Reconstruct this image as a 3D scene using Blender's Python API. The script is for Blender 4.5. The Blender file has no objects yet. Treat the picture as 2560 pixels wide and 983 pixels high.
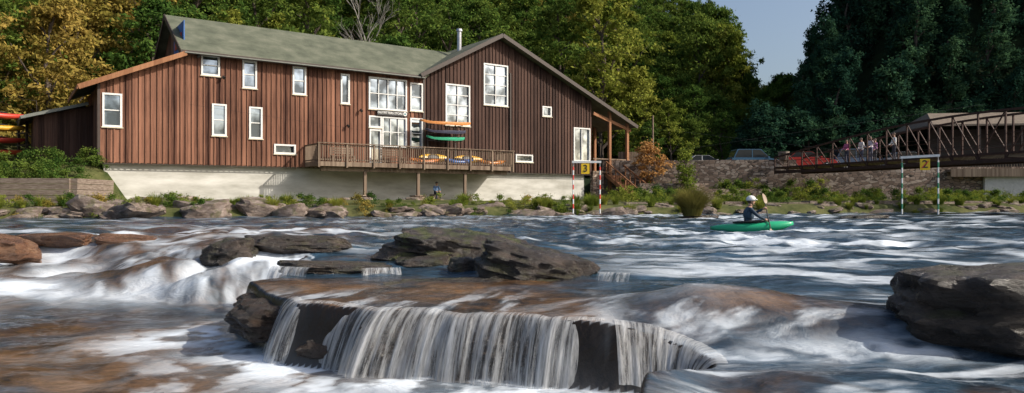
import bpy, math, random
import numpy as np
from mathutils import Vector, Matrix, noise as mn
rnd=random.Random(7)
sc=bpy.context.scene
def link(o,parent=None):
    sc.collection.objects.link(o)
    if parent: o.parent=parent
    return o
def empty(name,loc=(0,0,0),rz=0):
    e=bpy.data.objects.new(name,None); e.location=loc; e.rotation_euler=(0,0,rz); return link(e)
# ---------------- materials
def mat(name):
    m=bpy.data.materials.new(name); m.use_nodes=True
    nt=m.node_tree; b=nt.nodes['Principled BSDF']; return m,nt,b
def N(nt,t,**k):
    n=nt.nodes.new(t)
    for a,v in k.items():
        if a in n.inputs: n.inputs[a].default_value=v
        else: setattr(n,a,v)
    return n
def c4(c): return (c[0],c[1],c[2],1)
def plain(name,c,rough=.6,metal=0,var=.15,scale=6):
    m,nt,b=mat(name); tc=N(nt,'ShaderNodeTexCoord'); no=N(nt,'ShaderNodeTexNoise',Scale=scale,Detail=4)
    nt.links.new(tc.outputs['Object'],no.inputs['Vector'])
    r=N(nt,'ShaderNodeValToRGB'); r.color_ramp.elements[0].position=.3;r.color_ramp.elements[1].position=.7
    r.color_ramp.elements[0].color=c4([x*(1-var) for x in c]); r.color_ramp.elements[1].color=c4([min(1,x*(1+var)) for x in c])
    nt.links.new(no.outputs['Fac'],r.inputs['Fac']); nt.links.new(r.outputs['Color'],b.inputs['Base Color'])
    b.inputs['Roughness'].default_value=rough; b.inputs['Metallic'].default_value=metal; return m
def noisy(name,cols,scale=(1,1,1),nscale=3,rough=.8,bump=.3,bdist=.02,detail=8,bscale=None,spec=.3):
    m,nt,b=mat(name); tc=N(nt,'ShaderNodeTexCoord'); mp=N(nt,'ShaderNodeMapping'); mp.inputs['Scale'].default_value=scale
    nt.links.new(tc.outputs['Object'],mp.inputs['Vector'])
    no=N(nt,'ShaderNodeTexNoise',Scale=nscale,Detail=detail,Roughness=.65); nt.links.new(mp.outputs[0],no.inputs['Vector'])
    r=N(nt,'ShaderNodeValToRGB'); els=r.color_ramp.elements
    n=len(cols)
    for i,c in enumerate(cols):
        p=.3+.4*i/(n-1)
        if i<2: e=els[i]; e.position=p
        else: e=els.new(p)
        e.color=c4(c)
    nt.links.new(no.outputs['Fac'],r.inputs['Fac']); nt.links.new(r.outputs['Color'],b.inputs['Base Color'])
    b.inputs['Roughness'].default_value=rough; b.inputs['Specular IOR Level'].default_value=spec
    n2=N(nt,'ShaderNodeTexNoise',Scale=bscale or nscale*3,Detail=8); nt.links.new(mp.outputs[0],n2.inputs['Vector'])
    bp=N(nt,'ShaderNodeBump',Strength=bump,Distance=bdist); nt.links.new(n2.outputs['Fac'],bp.inputs['Height']); nt.links.new(bp.outputs[0],b.inputs['Normal'])
    return m
def woodmat(name,c1,c2,board=.3,axis='x'):
    m,nt,b=mat(name); tc=N(nt,'ShaderNodeTexCoord'); sp=N(nt,'ShaderNodeSeparateXYZ'); nt.links.new(tc.outputs['Object'],sp.inputs[0])
    ad=N(nt,'ShaderNodeMath',operation='ADD'); nt.links.new(sp.outputs['X'],ad.inputs[0]); nt.links.new(sp.outputs['Y'],ad.inputs[1])
    dv=N(nt,'ShaderNodeMath',operation='DIVIDE'); nt.links.new(ad.outputs[0],dv.inputs[0]); dv.inputs[1].default_value=board
    fl=N(nt,'ShaderNodeMath',operation='FLOOR'); nt.links.new(dv.outputs[0],fl.inputs[0])
    wn=N(nt,'ShaderNodeTexWhiteNoise',noise_dimensions='1D'); nt.links.new(fl.outputs[0],wn.inputs['W'])
    mp=N(nt,'ShaderNodeMapping'); mp.inputs['Scale'].default_value=(9,9,.35); nt.links.new(tc.outputs['Object'],mp.inputs['Vector'])
    no=N(nt,'ShaderNodeTexNoise',Scale=1.5,Detail=8,Roughness=.7); nt.links.new(mp.outputs[0],no.inputs['Vector'])
    lo=N(nt,'ShaderNodeTexNoise',Scale=.25,Detail=3); nt.links.new(tc.outputs['Object'],lo.inputs['Vector'])
    a=N(nt,'ShaderNodeMath',operation='MULTIPLY_ADD'); nt.links.new(wn.outputs['Value'],a.inputs[0]); a.inputs[1].default_value=.4; nt.links.new(no.outputs['Fac'],a.inputs[2])
    a2=N(nt,'ShaderNodeMath',operation='MULTIPLY_ADD'); nt.links.new(lo.outputs['Fac'],a2.inputs[0]); a2.inputs[1].default_value=.5; nt.links.new(a.outputs[0],a2.inputs[2])
    r=N(nt,'ShaderNodeMapRange'); r.inputs['From Min'].default_value=.68; r.inputs['From Max'].default_value=1.28; nt.links.new(a2.outputs[0],r.inputs[0])
    mx=N(nt,'ShaderNodeMix',data_type='RGBA'); mx.inputs['A'].default_value=c4(c1); mx.inputs['B'].default_value=c4(c2)
    nt.links.new(r.outputs[0],mx.inputs['Factor']); nt.links.new(mx.outputs['Result'],b.inputs['Base Color'])
    b.inputs['Roughness'].default_value=.8; b.inputs['Specular IOR Level'].default_value=.2
    bp=N(nt,'ShaderNodeBump',Strength=.4,Distance=.02); nt.links.new(no.outputs['Fac'],bp.inputs['Height']); nt.links.new(bp.outputs[0],b.inputs['Normal'])
    return m
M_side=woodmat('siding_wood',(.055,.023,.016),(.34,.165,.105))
M_wing=woodmat('dark_siding',(.030,.016,.013),(.12,.068,.052))  # darker brown boards for the wing and shed walls
M_deck=woodmat('deck_wood',(.13,.09,.065),(.30,.23,.17),.14)
M_cedar=woodmat('cedar_trim',(.22,.10,.05),(.38,.19,.10),.5)
M_trim=plain('dark_trim',(.05,.035,.028))
M_white=plain('white_paint',(.72,.72,.70),.5,0,.06)
M_cream=plain('cream_frame',(.55,.50,.38),.5)
M_conc=noisy('concrete',[(.32,.31,.27),(.50,.49,.45),(.66,.65,.61)],(.3,.3,1.2),1.2,.85,.2)
M_roof=noisy('mossy_shingles',[(.065,.075,.052),(.11,.12,.085),(.165,.17,.125)],(1,1,1),.9,.9,.5,.03,10,9)
M_metal=plain('galvanised',(.5,.5,.52),.35,.8)
M_rust=noisy('rusted_steel',[(.035,.018,.015),(.075,.037,.027)],nscale=5,rough=.7)
M_black=plain('black',(.02,.02,.02),.5)
m,nt,b=mat('window_glass'); b.inputs['Base Color'].default_value=(.02,.03,.035,1); b.inputs['Roughness'].default_value=.06
tc=N(nt,'ShaderNodeTexCoord'); no=N(nt,'ShaderNodeTexNoise',Scale=.9,Detail=3); nt.links.new(tc.outputs['Object'],no.inputs['Vector'])
bp=N(nt,'ShaderNodeBump',Strength=.12,Distance=.1); nt.links.new(no.outputs['Fac'],bp.inputs['Height'])
gl=N(nt,'ShaderNodeBsdfGlossy',Roughness=.03); gl.inputs['Color'].default_value=(.62,.72,.85,1); nt.links.new(bp.outputs[0],gl.inputs['Normal'])
mr=N(nt,'ShaderNodeValToRGB'); mr.color_ramp.elements[0].position=.42; mr.color_ramp.elements[1].position=.6
mr.color_ramp.elements[0].color=(.12,.12,.12,1); mr.color_ramp.elements[1].color=(.75,.75,.75,1); nt.links.new(no.outputs['Fac'],mr.inputs[0])
ms=N(nt,'ShaderNodeMixShader'); nt.links.new(mr.outputs[0],ms.inputs[0]); nt.links.new(b.outputs[0],ms.inputs[1]); nt.links.new(gl.outputs[0],ms.inputs[2])
nt.links.new(ms.outputs[0],nt.nodes['Material Output'].inputs[0]); M_glass=m
def rockmat(name,cols,wet=True,moss=0):
    m,nt,b=mat(name); g=N(nt,'ShaderNodeNewGeometry')
    mp=N(nt,'ShaderNodeMapping'); mp.inputs['Scale'].default_value=(1,1,2.2); nt.links.new(g.outputs['Position'],mp.inputs['Vector'])
    no=N(nt,'ShaderNodeTexNoise',Scale=2.2,Detail=12,Roughness=.7); nt.links.new(mp.outputs[0],no.inputs['Vector'])
    r=N(nt,'ShaderNodeValToRGB'); els=r.color_ramp.elements
    for i,c in enumerate(cols):
        p=.32+.36*i/(len(cols)-1)
        e=els[i] if i<2 else els.new(p); e.position=p; e.color=c4(c)
    nt.links.new(no.outputs['Fac'],r.inputs['Fac'])
    src=r.outputs['Color']
    if moss:
        sp=N(nt,'ShaderNodeSeparateXYZ'); nt.links.new(g.outputs['Normal'],sp.inputs[0])
        n3=N(nt,'ShaderNodeTexNoise',Scale=3.5,Detail=6); nt.links.new(g.outputs['Position'],n3.inputs['Vector'])
        mu=N(nt,'ShaderNodeMath',operation='MULTIPLY_ADD'); nt.links.new(sp.outputs['Z'],mu.inputs[0]); mu.inputs[1].default_value=.08; nt.links.new(n3.outputs['Fac'],mu.inputs[2])
        mr=N(nt,'ShaderNodeMapRange'); mr.inputs['From Min'].default_value=.55; mr.inputs['From Max'].default_value=.66; mr.inputs['To Max'].default_value=moss; nt.links.new(mu.outputs[0],mr.inputs[0])
        mx=N(nt,'ShaderNodeMix',data_type='RGBA'); mx.inputs['B'].default_value=(.07,.08,.014,1)
        nt.links.new(mr.outputs[0],mx.inputs['Factor']); nt.links.new(src,mx.inputs['A']); src=mx.outputs['Result']
    nt.links.new(src,b.inputs['Base Color'])
    n2=N(nt,'ShaderNodeTexNoise',Scale=7,Detail=12,Roughness=.72); nt.links.new(mp.outputs[0],n2.inputs['Vector'])
    bp=N(nt,'ShaderNodeBump',Strength=1,Distance=.09); nt.links.new(n2.outputs['Fac'],bp.inputs['Height']); nt.links.new(bp.outputs[0],b.inputs['Normal'])
    rr=N(nt,'ShaderNodeMapRange'); nt.links.new(n2.outputs['Fac'],rr.inputs[0]); rr.inputs['From Min'].default_value=.3; rr.inputs['From Max'].default_value=.7
    rr.inputs['To Min'].default_value=.15 if wet else .7; rr.inputs['To Max'].default_value=.45 if wet else .9
    nt.links.new(rr.outputs[0],b.inputs['Roughness']); b.inputs['Specular IOR Level'].default_value=.6 if wet else .25
    return m
M_rock=rockmat('wet_river_rock',[(.011,.009,.008),(.038,.028,.022),(.12,.090,.070)],True,.3)
M_rockm=rockmat('mossy_river_rock',[(.014,.010,.008),(.042,.03,.022),(.11,.08,.06)],True,.85)
M_rocko=rockmat('rusty_river_rock',[(.05,.022,.012),(.15,.07,.035),(.28,.16,.09)],True)
M_ledge=rockmat('wet_ledge_rock',[(.008,.006,.005),(.03,.019,.013),(.09,.06,.042)],True)
M_rockb=rockmat('bank_rock',[(.08,.06,.05),(.20,.155,.13),(.36,.30,.265)],False,.5)
# ---------------- mesh builder
class MB:
    def __init__(s): s.v=[];s.f=[];s.m=[]
    def box(s,x0,x1,y0,y1,z0,z1,m=0,T=None):
        i=len(s.v); P=[(x,y,z) for z in(z0,z1) for y in(y0,y1) for x in(x0,x1)]
        if T is not None: P=[tuple(T@Vector(p)) for p in P]
        s.v+=P
        for q in((0,2,3,1),(4,5,7,6),(0,1,5,4),(2,6,7,3),(0,4,6,2),(1,3,7,5)): s.f.append([i+a for a in q]); s.m.append(m)
    def prism(s,poly,y0,y1,m=0,T=None):
        i=len(s.v); n=len(poly)
        P=[(x,y0,z) for x,z in poly]+[(x,y1,z) for x,z in poly]
        if T is not None: P=[tuple(T@Vector(p)) for p in P]
        s.v+=P; s.f.append([i+a for a in range(n)]); s.m.append(m)
        s.f.append([i+n+a for a in range(n)][::-1]); s.m.append(m)
        for a in range(n):
            b=(a+1)%n; s.f.append([i+a,i+n+a,i+n+b,i+b]); s.m.append(m)
    def slab(s,q,t,m=0):
        i=len(s.v); s.v+=[tuple(p) for p in q]+[(p[0],p[1],p[2]-t) for p in q]; n=len(q)
        s.f.append([i+a for a in range(n)]); s.m.append(m); s.f.append([i+n+a for a in range(n)][::-1]); s.m.append(m)
        for a in range(n):
            b=(a+1)%n; s.f.append([i+a,i+n+a,i+n+b,i+b]); s.m.append(m)
    def tube(s,pts,rad,n=8,m=0,cap=True):
        i=len(s.v); pts=[Vector(p) for p in pts]; K=len(pts)
        for k,p in enumerate(pts):
            d=(pts[min(k+1,K-1)]-pts[max(k-1,0)]).normalized()
            u=d.cross(Vector((0,0,1))); 
            if u.length<.05: u=d.cross(Vector((0,1,0)))
            u.normalize(); w=d.cross(u)
            for a in range(n):
                t=2*math.pi*a/n; s.v.append(tuple(p+(u*math.cos(t)+w*math.sin(t))*rad[k]))
        for k in range(K-1):
            for a in range(n):
                b=(a+1)%n; s.f.append([i+k*n+a,i+k*n+b,i+(k+1)*n+b,i+(k+1)*n+a]); s.m.append(m)
        if cap:
            s.f.append([i+a for a in range(n)][::-1]); s.m.append(m); s.f.append([i+(K-1)*n+a for a in range(n)]); s.m.append(m)
    def beam(s,a,b,w,h,m=0):
        a=Vector(a);b=Vector(b);d=(b-a);L=d.length;d.normalize(); u=d.cross(Vector((0,0,1)))
        if u.length<.01: u=Vector((1,0,0))
        u.normalize(); w2=u.cross(d); T=Matrix.Translation(a)@Matrix((d,u,w2)).transposed().to_4x4()
        s.box(0,L,-w/2,w/2,-h/2,h/2,m,T)
    def ell(s,c,r,m=0,nu=14,nv=9,fn=None):
        i=len(s.v)
        for a in range(nv+1):
            th=math.pi*a/nv
            for b in range(nu):
                ph=2*math.pi*b/nu; p=Vector((math.sin(th)*math.cos(ph),math.sin(th)*math.sin(ph),math.cos(th)))
                if fn: p=fn(p)
                s.v.append((c[0]+p.x*r[0],c[1]+p.y*r[1],c[2]+p.z*r[2]))
        for a in range(nv):
            for b in range(nu):
                d=(b+1)%nu; s.f.append([i+a*nu+b,i+(a+1)*nu+b,i+(a+1)*nu+d,i+a*nu+d]); s.m.append(m)
    def obj(s,name,mats,parent=None,loc=(0,0,0),rz=0,smooth=False):
        me=bpy.data.meshes.new(name); me.from_pydata(s.v,[],s.f); 
        for mm in mats: me.materials.append(mm)
        me.polygons.foreach_set('material_index',s.m)
        if smooth: me.polygons.foreach_set('use_smooth',[True]*len(s.f))
        me.update(); o=bpy.data.objects.new(name,me); o.location=loc; o.rotation_euler=(0,0,rz); return link(o,parent)
# ---------------- numpy noise
def h2(ix,iy,s): 
    v=np.sin(ix*127.1+iy*311.7+s*74.7)*43758.5453; return v-np.floor(v)
def vn(x,y,s=0):
    ix=np.floor(x);iy=np.floor(y);fx=x-ix;fy=y-iy; fx=fx*fx*fx*(fx*(fx*6-15)+10); fy=fy*fy*fy*(fy*(fy*6-15)+10)
    a=h2(ix,iy,s);b=h2(ix+1,iy,s);c=h2(ix,iy+1,s);d=h2(ix+1,iy+1,s)
    return a+(b-a)*fx+(c-a)*fy+(a-b-c+d)*fx*fy
def fbm(x,y,s=0,o=4):
    r=0;a=.5;t=0
    for k in range(o):
        r=r+a*vn(x*2**k+k*17.3,y*2**k+k*9.1,s+k); t+=a; a*=.5
        x,y=x*.8-y*.6,x*.6+y*.8
    return r/t
def sfb(x,y,s=0,o=4):
    r=0;a=.5;t=0
    for k in range(o): r=r+a*vn(x*2**k+k*17.3,y*2**k+k*9.1,s+k); t+=a; a*=.6
    return r/t
def ss(a,b,x): 
    t=np.clip((x-a)/(b-a),0,1); return t*t*(3-2*t)
def gridmesh(name,xs,ys,Z,mats,attrs={},parent=None):
    ny,nx=Z.shape; X,Y=np.meshgrid(xs,ys); co=np.stack([X,Y,Z],-1).reshape(-1,3)
    idx=np.arange(nx*ny).reshape(ny,nx); F=np.stack([idx[:-1,:-1],idx[:-1,1:],idx[1:,1:],idx[1:,:-1]],-1).reshape(-1,4)
    me=bpy.data.meshes.new(name); me.vertices.add(len(co)); me.vertices.foreach_set('co',co.ravel())
    me.loops.add(F.size); me.loops.foreach_set('vertex_index',F.ravel()); me.polygons.add(len(F))
    me.polygons.foreach_set('loop_start',np.arange(0,F.size,4)); me.polygons.foreach_set('use_smooth',np.ones(len(F),bool))
    me.update(calc_edges=True)
    for k,v in attrs.items():
        a=me.attributes.new(k,'FLOAT','POINT'); a.data.foreach_set('value',v.ravel().astype(np.float32))
    for mm in mats: me.materials.append(mm)
    o=bpy.data.objects.new(name,me); return link(o,parent)
# ---------------- terrain
PK=3.05
def X0f(Y): return 26.6+.385*(Y-75)
def gheight(X,Y):
    d=Y-(34+.27*X)+1.2*(vn(X*.3,Y*.3,3)-.5)
    z=-1.3+1.75*ss(-1.6,1.2,d)+.18*ss(1.2,5,d)
    s=(X+22.2)*.8192+(Y-38.6)*.5734; D=-(X+22.2)*.5736+(Y-38.6)*.8192
    left=ss(-21.4,-22.3,X)*ss(34.5,35.3,Y-.13*(X+20))
    z=z+left*(1.2+.9*ss(36,39,Y))
    wy=np.interp(X,[7,23,45],[60,58.4,56.5])
    up=ss(0.1,.8,Y-wy)*ss(7,8.5,X)
    up=np.maximum(up, ss(6,10,D)*ss(10,7,X))
    z=z*(1-up)+np.maximum(z,PK)*up
    F=1-.72*ss(-22,0,X-X0f(Y))
    z=z+np.clip(.74*(D-19),0,36)*F
    rh=np.clip((X-X0f(Y)-1)*1.45,0,26)*ss(69,81,Y)*ss(240,150,Y)
    z=z+rh
    return z+.25*(vn(X*.5,Y*.5,5)-.5)*ss(2,8,d)
xs=np.concatenate([np.linspace(-1500,-95,16),np.arange(-90,110,.8),np.linspace(115,1500,16)])
ys=np.concatenate([np.arange(20,170,.6),np.linspace(175,2000,20)])
X,Y=np.meshgrid(xs,ys); Zg=gheight(X,Y)
m,nt,b=mat('forest_floor_and_grass'); g=N(nt,'ShaderNodeNewGeometry')
no=N(nt,'ShaderNodeTexNoise',Scale=.7,Detail=10,Roughness=.7); nt.links.new(g.outputs['Position'],no.inputs['Vector'])
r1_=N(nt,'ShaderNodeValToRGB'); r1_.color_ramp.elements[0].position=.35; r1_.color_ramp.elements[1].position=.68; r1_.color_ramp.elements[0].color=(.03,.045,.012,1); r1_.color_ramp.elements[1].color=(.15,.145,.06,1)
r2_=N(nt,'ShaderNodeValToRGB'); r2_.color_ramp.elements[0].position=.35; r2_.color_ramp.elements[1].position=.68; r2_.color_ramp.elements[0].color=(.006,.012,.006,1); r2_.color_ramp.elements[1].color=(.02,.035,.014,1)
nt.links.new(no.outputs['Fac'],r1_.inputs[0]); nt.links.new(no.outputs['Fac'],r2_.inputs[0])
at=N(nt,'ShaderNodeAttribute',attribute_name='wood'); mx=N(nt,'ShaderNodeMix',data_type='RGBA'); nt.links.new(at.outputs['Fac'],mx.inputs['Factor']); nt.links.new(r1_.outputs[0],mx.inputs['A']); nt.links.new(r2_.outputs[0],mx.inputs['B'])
nt.links.new(mx.outputs['Result'],b.inputs['Base Color']); b.inputs['Roughness'].default_value=.95; b.inputs['Specular IOR Level'].default_value=.1
bp=N(nt,'ShaderNodeBump',Strength=.7,Distance=.15); nt.links.new(no.outputs['Fac'],bp.inputs['Height']); nt.links.new(bp.outputs[0],b.inputs['Normal'])
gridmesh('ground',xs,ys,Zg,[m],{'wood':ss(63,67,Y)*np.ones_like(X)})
M_bed=noisy('riverbed',[(.04,.025,.015),(.09,.06,.035)],nscale=1)
gridmesh('riverbed',np.linspace(-1500,1500,3),np.linspace(-1500,30,3),np.full((3,3),-1.4),[M_bed])
def gz(x,y): return float(gheight(np.array([float(x)]),np.array([float(y)]))[0])
# ---------------- water
poly=[(-200,16),(-12,14.6),(-8.5,14.3),(-6,13.6),(-4.6,12.4),(-3.3,11.4),(-2.9,10),(-2.75,8.6),(-2.9,7.9),(-2.1,6.75),(-1.95,6.45),(-1.35,6.28),(-1.15,6.08),(-.6,6.04),(-.42,5.88),(.06,5.84),(.3,5.66),(.78,5.6),(1.1,5.58),(1.34,5.44),(1.46,5.26),(1.42,5.05),(1.22,4.75),(.75,4.1),(.5,3),(.4,-20),(200,-20),(200,200),(-200,200)]
def sdpoly(X,Y):
    best=np.full(X.shape,1e9); ins=np.zeros(X.shape,bool); n=len(poly)
    for i in range(n):
        ax,ay=poly[i];bx,by=poly[(i+1)%n]; dx=bx-ax;dy=by-ay
        t=np.clip(((X-ax)*dx+(Y-ay)*dy)/(dx*dx+dy*dy),0,1)
        best=np.minimum(best,np.hypot(X-ax-t*dx,Y-ay-t*dy))
        if ay!=by:
            c=((ay>Y)!=(by>Y))&(X<(bx-ax)*(Y-ay)/(by-ay)+ax); ins^=c
    return np.where(ins,-best,best)
def water(X,Y):
    lw=ss(-2.9,-4.0,X)
    sd=sdpoly(X+(.10+1.3*lw)*(vn(X*1.1,Y*1.1,9)-.5),Y+(.12+1.6*lw)*(vn(X*.8+3,Y*.9,8)-.5)); t=np.maximum(sd,0)
    left=ss(-2.9,-4.3,X)*ss(9.0,11.0,Y)
    zu=-.013*np.clip(14-Y,0,12)
    zu=zu+.17*np.exp(-(((X-1.75)/.95)**2+((Y-6.30)/.45)**2))
    zu=zu-.22*ss(6.0,5.1,Y)*ss(.6,1.4,X)+.13*np.exp(-(((X-2.0)/1.2)**2+((Y-4.35)/.42)**2))
    slab=ss(-3.1,-2.7,X)*ss(1.1,.6,X)*ss(8.6,8.0,Y)
    far=ss(8,15,Y)
    amp=(.35+.65*far)*(1-.85*slab)
    wx=X+1.2*(fbm(X*.4,Y*.4,91,2)-.5); wy=Y+1.2*(fbm(X*.4,Y*.4,95,2)-.5)
    r1=1-np.abs(2*fbm(wx*.55+wy*.1,wy*.7,1,3)-1); r2=fbm(wx*1.5,wy*2.0,2,4)
    w=(.22*(r1-.75)+.13*(r2-.5))*amp + .016*(fbm(X*6,Y*9,4,3)-.5)
    w=w+.08*far*(fbm(wx*1.2-wy*.3,wy*1.7,31,3)-.5)
    lu=ss(-2,-5,X)*ss(12.5,14,Y)*ss(23,16,Y); w=w+lu*.32*(fbm(X*.55,Y*.8,12,3)-.45)
    w=w+slab*.06*(fbm(X*1.6,Y*2.2,61,4)-.5)
    wd=.15*(1-left)+3.3*left
    p=ss(0,1,t/wd)
    pool=ss(-.5,-3,X)*ss(.2,1,t)
    zl=-.62+(.06+.04*pool)*(fbm(wx*1.0+wy*.2,wy*1.3,6,5)-.5)+left*(.10+.16*(fbm(wx*1.1,wy*1.4,16,4)-.5))
    steps=left*(.09*np.sin(t*4+7*fbm(X*.8,Y*.9,41,2))+.16*(fbm((X+.6*Y)*1.2,Y*1.0,43,4)-.5))*p*(1-p)*4
    z=(zu+w)*(1-p)+zl*p+steps
    # ---- foam
    a=fbm(wx*.45+3,wy*.8,20,4); c=fbm(wx*1.5,wy*3.2,21,4)
    mid=ss(9.5,13,Y)
    f=mid*ss(.52,.71,.5*a+.5*c+.22*(r1-.75))*.85*(.45+.5*ss(-4,7,X))
    rs=ss(.5,2.2,X)*ss(5.6,7,Y)*ss(20,10,Y); a2=fbm(wx*.8+wy*.3,wy*2.0,25,5)
    f=np.maximum(f,rs*.6*ss(.49,.74,a2))
    hs=np.exp(-(((X-1.9)/1.3)**2+((Y-6.1)/.8)**2)); f=np.maximum(f,hs*.75*ss(.46,.72,sfb((wx+.5*wy)*.9,(wy-.35*wx)*4.5,70,5)))
    rap=left*ss(1.5,2.9,sd)*(1-ss(3.6,5.4,sd-1.4*(vn(X*.6,Y*.6,33)-.5)))
    f=np.maximum(f,rap*(.35+.95*ss(.32,.62,fbm(wx*1.1+wy*1.0,wy*1.3,23,5))))
    slo=left*ss(-.3,.6,sd)*(1-ss(2.6,3.4,sd)); f=np.maximum(f,slo*.85*ss(.46,.68,.6*sfb((X+.45*Y)*2.0,(Y-.3*X)*.7,44,4)+.4*fbm(X*.7,Y*.7,46,3)))
    ctr=ss(-5.3,-4.6,X)*ss(-2.6,-3.2,X)*ss(9.3,10.5,Y)*(sd>-.1); f=np.maximum(f,ctr*.9*ss(.3,.55,sfb((X+.3*Y)*2.4,Y*.7,45,4)))
    lup=ss(-1,-5,X)*ss(12.5,14,Y)*ss(24,16,Y); f=np.maximum(f,lup*ss(.55,.70,fbm(wx*.6+wy*.3,wy*1.6,27,4))*.8)
    front=ss(9.0,8.0,Y)*(sd>0)
    base=front*np.exp(-np.maximum(t-.25,0)/.42)*ss(1.9,1.2,X)*ss(.05,.25,t)
    f=np.maximum(f,base*(.2+1.2*ss(.38,.62,fbm(X*3.2,Y*3.2,24,5))))
    side=ss(-3.5,-2.9,X)*ss(-1.6,-2.2,X)*ss(9.5,8.3,Y)*(sd>0); f=np.maximum(f,side*.5*ss(.45,.68,fbm(X*2.4+Y,Y*2.4,29,5)))
    strk=ss(-2.9,-2.0,X)*ss(6.9,6.0,Y)*(sd>0)*ss(.50,.70,.5*sfb((wx+wy)*1.3,(wy-wx*.5)*4,26,5)+.5*fbm(X*2.5,Y*2.5,71,4)); f=np.maximum(f,strk*.8)
    rh=ss(.5,1.3,X)*ss(5.9,5.2,Y)*(sd<0); f=np.maximum(f,rh*.6*ss(.46,.74,sfb(wx*.8+wy*.7,(wy*1.1-wx*.25)*4,28,5)))
    tr=np.exp(-((Y-5.15-.06*X)/.22)**2)*ss(1.4,2.0,X)*ss(4,3,X); f=np.maximum(f,tr*.6*ss(.35,.65,fbm(X*2,Y*4,35,4)))
    sl=slab*(sd<0)*.5*ss(.48,.74,sfb((X-.3*Y)*4.5,Y*1.1,30,5))*ss(7.9,6.4,Y+.5*(fbm(X,Y,72,2)-.5)); f=np.maximum(f,sl)
    f=f*(1-.9*((t>0.001)&(t<.15)&(left<.2)))
    nz=ss(.3,.62,fbm(X*1.1,Y*1.6,37,4))
    rk=slab*(sd<.2)*(.35+.6*nz)
    rk=np.maximum(rk,np.exp(-(((X-1.85)/1.0)**2+((Y-6.05)/.5)**2))*(.45+.55*nz))
    rk=np.maximum(rk,(1-left)*(sd>.1)*ss(.2,-2.4,X)*(.3+.7*ss(.38,.6,fbm(X*.8,Y*1.0,37,4))))
    rk=np.maximum(rk,left*ss(-1.5,0,sd)*.75*ss(4.8,3.2,sd)*ss(.3,.55,fbm(X*.5,Y*.5,39,3)))
    rk=np.maximum(rk,lu*.75*ss(.48,.65,fbm(X*.4,Y*.6,12,3)))
    rk=np.maximum(rk,.6*ss(.8,1.5,X)*ss(5.2,4.2,Y)*ss(.42,.6,fbm(X*.8,Y*1.2,66,3)))
    face=((t>0)&(t<.17)&(left<.3))*1.0
    return z,np.clip(f,0,1),np.clip(rk*(1-face),0,1),face
xs=np.concatenate([-5-np.geomspace(.03,195,170)[::-1],np.arange(-5,5,.02),5+np.geomspace(.03,195,150)])
ys=np.concatenate([[-30,-10,-2,1.5],np.arange(3.0,9.5,.02),9.5+np.geomspace(.02,36,420)])
X,Y=np.meshgrid(xs,ys); Z,Fm,Rk,Fc=water(X,Y)
m,nt,b=mat('river_water')
fa=N(nt,'ShaderNodeAttribute',attribute_name='foam'); ra=N(nt,'ShaderNodeAttribute',attribute_name='rock'); fc=N(nt,'ShaderNodeAttribute',attribute_name='face'); g=N(nt,'ShaderNodeNewGeometry')
mp=N(nt,'ShaderNodeMapping'); mp.inputs['Scale'].default_value=(1.2,2.4,1); mp.inputs['Rotation'].default_value=(0,0,.15); nt.links.new(g.outputs['Position'],mp.inputs['Vector'])
n1=N(nt,'ShaderNodeTexNoise',Scale=1.6,Detail=8,Roughness=.6,Distortion=.6); nt.links.new(mp.outputs[0],n1.inputs['Vector'])
n2=N(nt,'ShaderNodeTexNoise',Scale=1.8,Detail=12,Roughness=.75,Distortion=.4); nt.links.new(g.outputs['Position'],n2.inputs['Vector'])
rr=N(nt,'ShaderNodeValToRGB'); rr.color_ramp.elements[0].position=.38; rr.color_ramp.elements[1].position=.68
rr.color_ramp.elements[0].color=(.012,.008,.005,1); rr.color_ramp.elements[1].color=(.20,.105,.042,1); nt.links.new(n2.outputs['Fac'],rr.inputs[0])
wc=N(nt,'ShaderNodeValToRGB'); wc.color_ramp.elements[0].position=.38; wc.color_ramp.elements[1].position=.72
wc.color_ramp.elements[0].color=(.008,.018,.028,1); wc.color_ramp.elements[1].color=(.05,.10,.155,1); nt.links.new(n1.outputs['Fac'],wc.inputs[0])  # blue streaks put sky reflection into the water's base colour
m1=N(nt,'ShaderNodeMix',data_type='RGBA'); nt.links.new(ra.outputs['Fac'],m1.inputs['Factor']); nt.links.new(wc.outputs[0],m1.inputs['A']); nt.links.new(rr.outputs[0],m1.inputs['B'])
m3=N(nt,'ShaderNodeMix',data_type='RGBA'); nt.links.new(fc.outputs['Fac'],m3.inputs['Factor']); nt.links.new(m1.outputs['Result'],m3.inputs['A']); m3.inputs['B'].default_value=(.022,.016,.012,1)
fm=N(nt,'ShaderNodeMath',operation='MULTIPLY_ADD'); nt.links.new(n1.outputs['Fac'],fm.inputs[0]); fm.inputs[1].default_value=.8; fm.inputs[2].default_value=.6
fx=N(nt,'ShaderNodeMath',operation='MULTIPLY'); fx.use_clamp=True; nt.links.new(fm.outputs[0],fx.inputs[0]); nt.links.new(fa.outputs['Fac'],fx.inputs[1])
m2=N(nt,'ShaderNodeMix',data_type='RGBA'); nt.links.new(fx.outputs[0],m2.inputs['Factor']); nt.links.new(m3.outputs['Result'],m2.inputs['A']); m2.inputs['B'].default_value=(.78,.85,.92,1)
nt.links.new(m2.outputs['Result'],b.inputs['Base Color'])
ro=N(nt,'ShaderNodeMapRange'); nt.links.new(fx.outputs[0],ro.inputs[0]); ro.inputs['To Min'].default_value=.10; ro.inputs['To Max'].default_value=.7; nt.links.new(ro.outputs[0],b.inputs['Roughness'])
b.inputs['IOR'].default_value=1.33
n5=N(nt,'ShaderNodeTexNoise',Scale=6,Detail=6,Roughness=.6,Distortion=.5); nt.links.new(mp.outputs[0],n5.inputs['Vector'])
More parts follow.
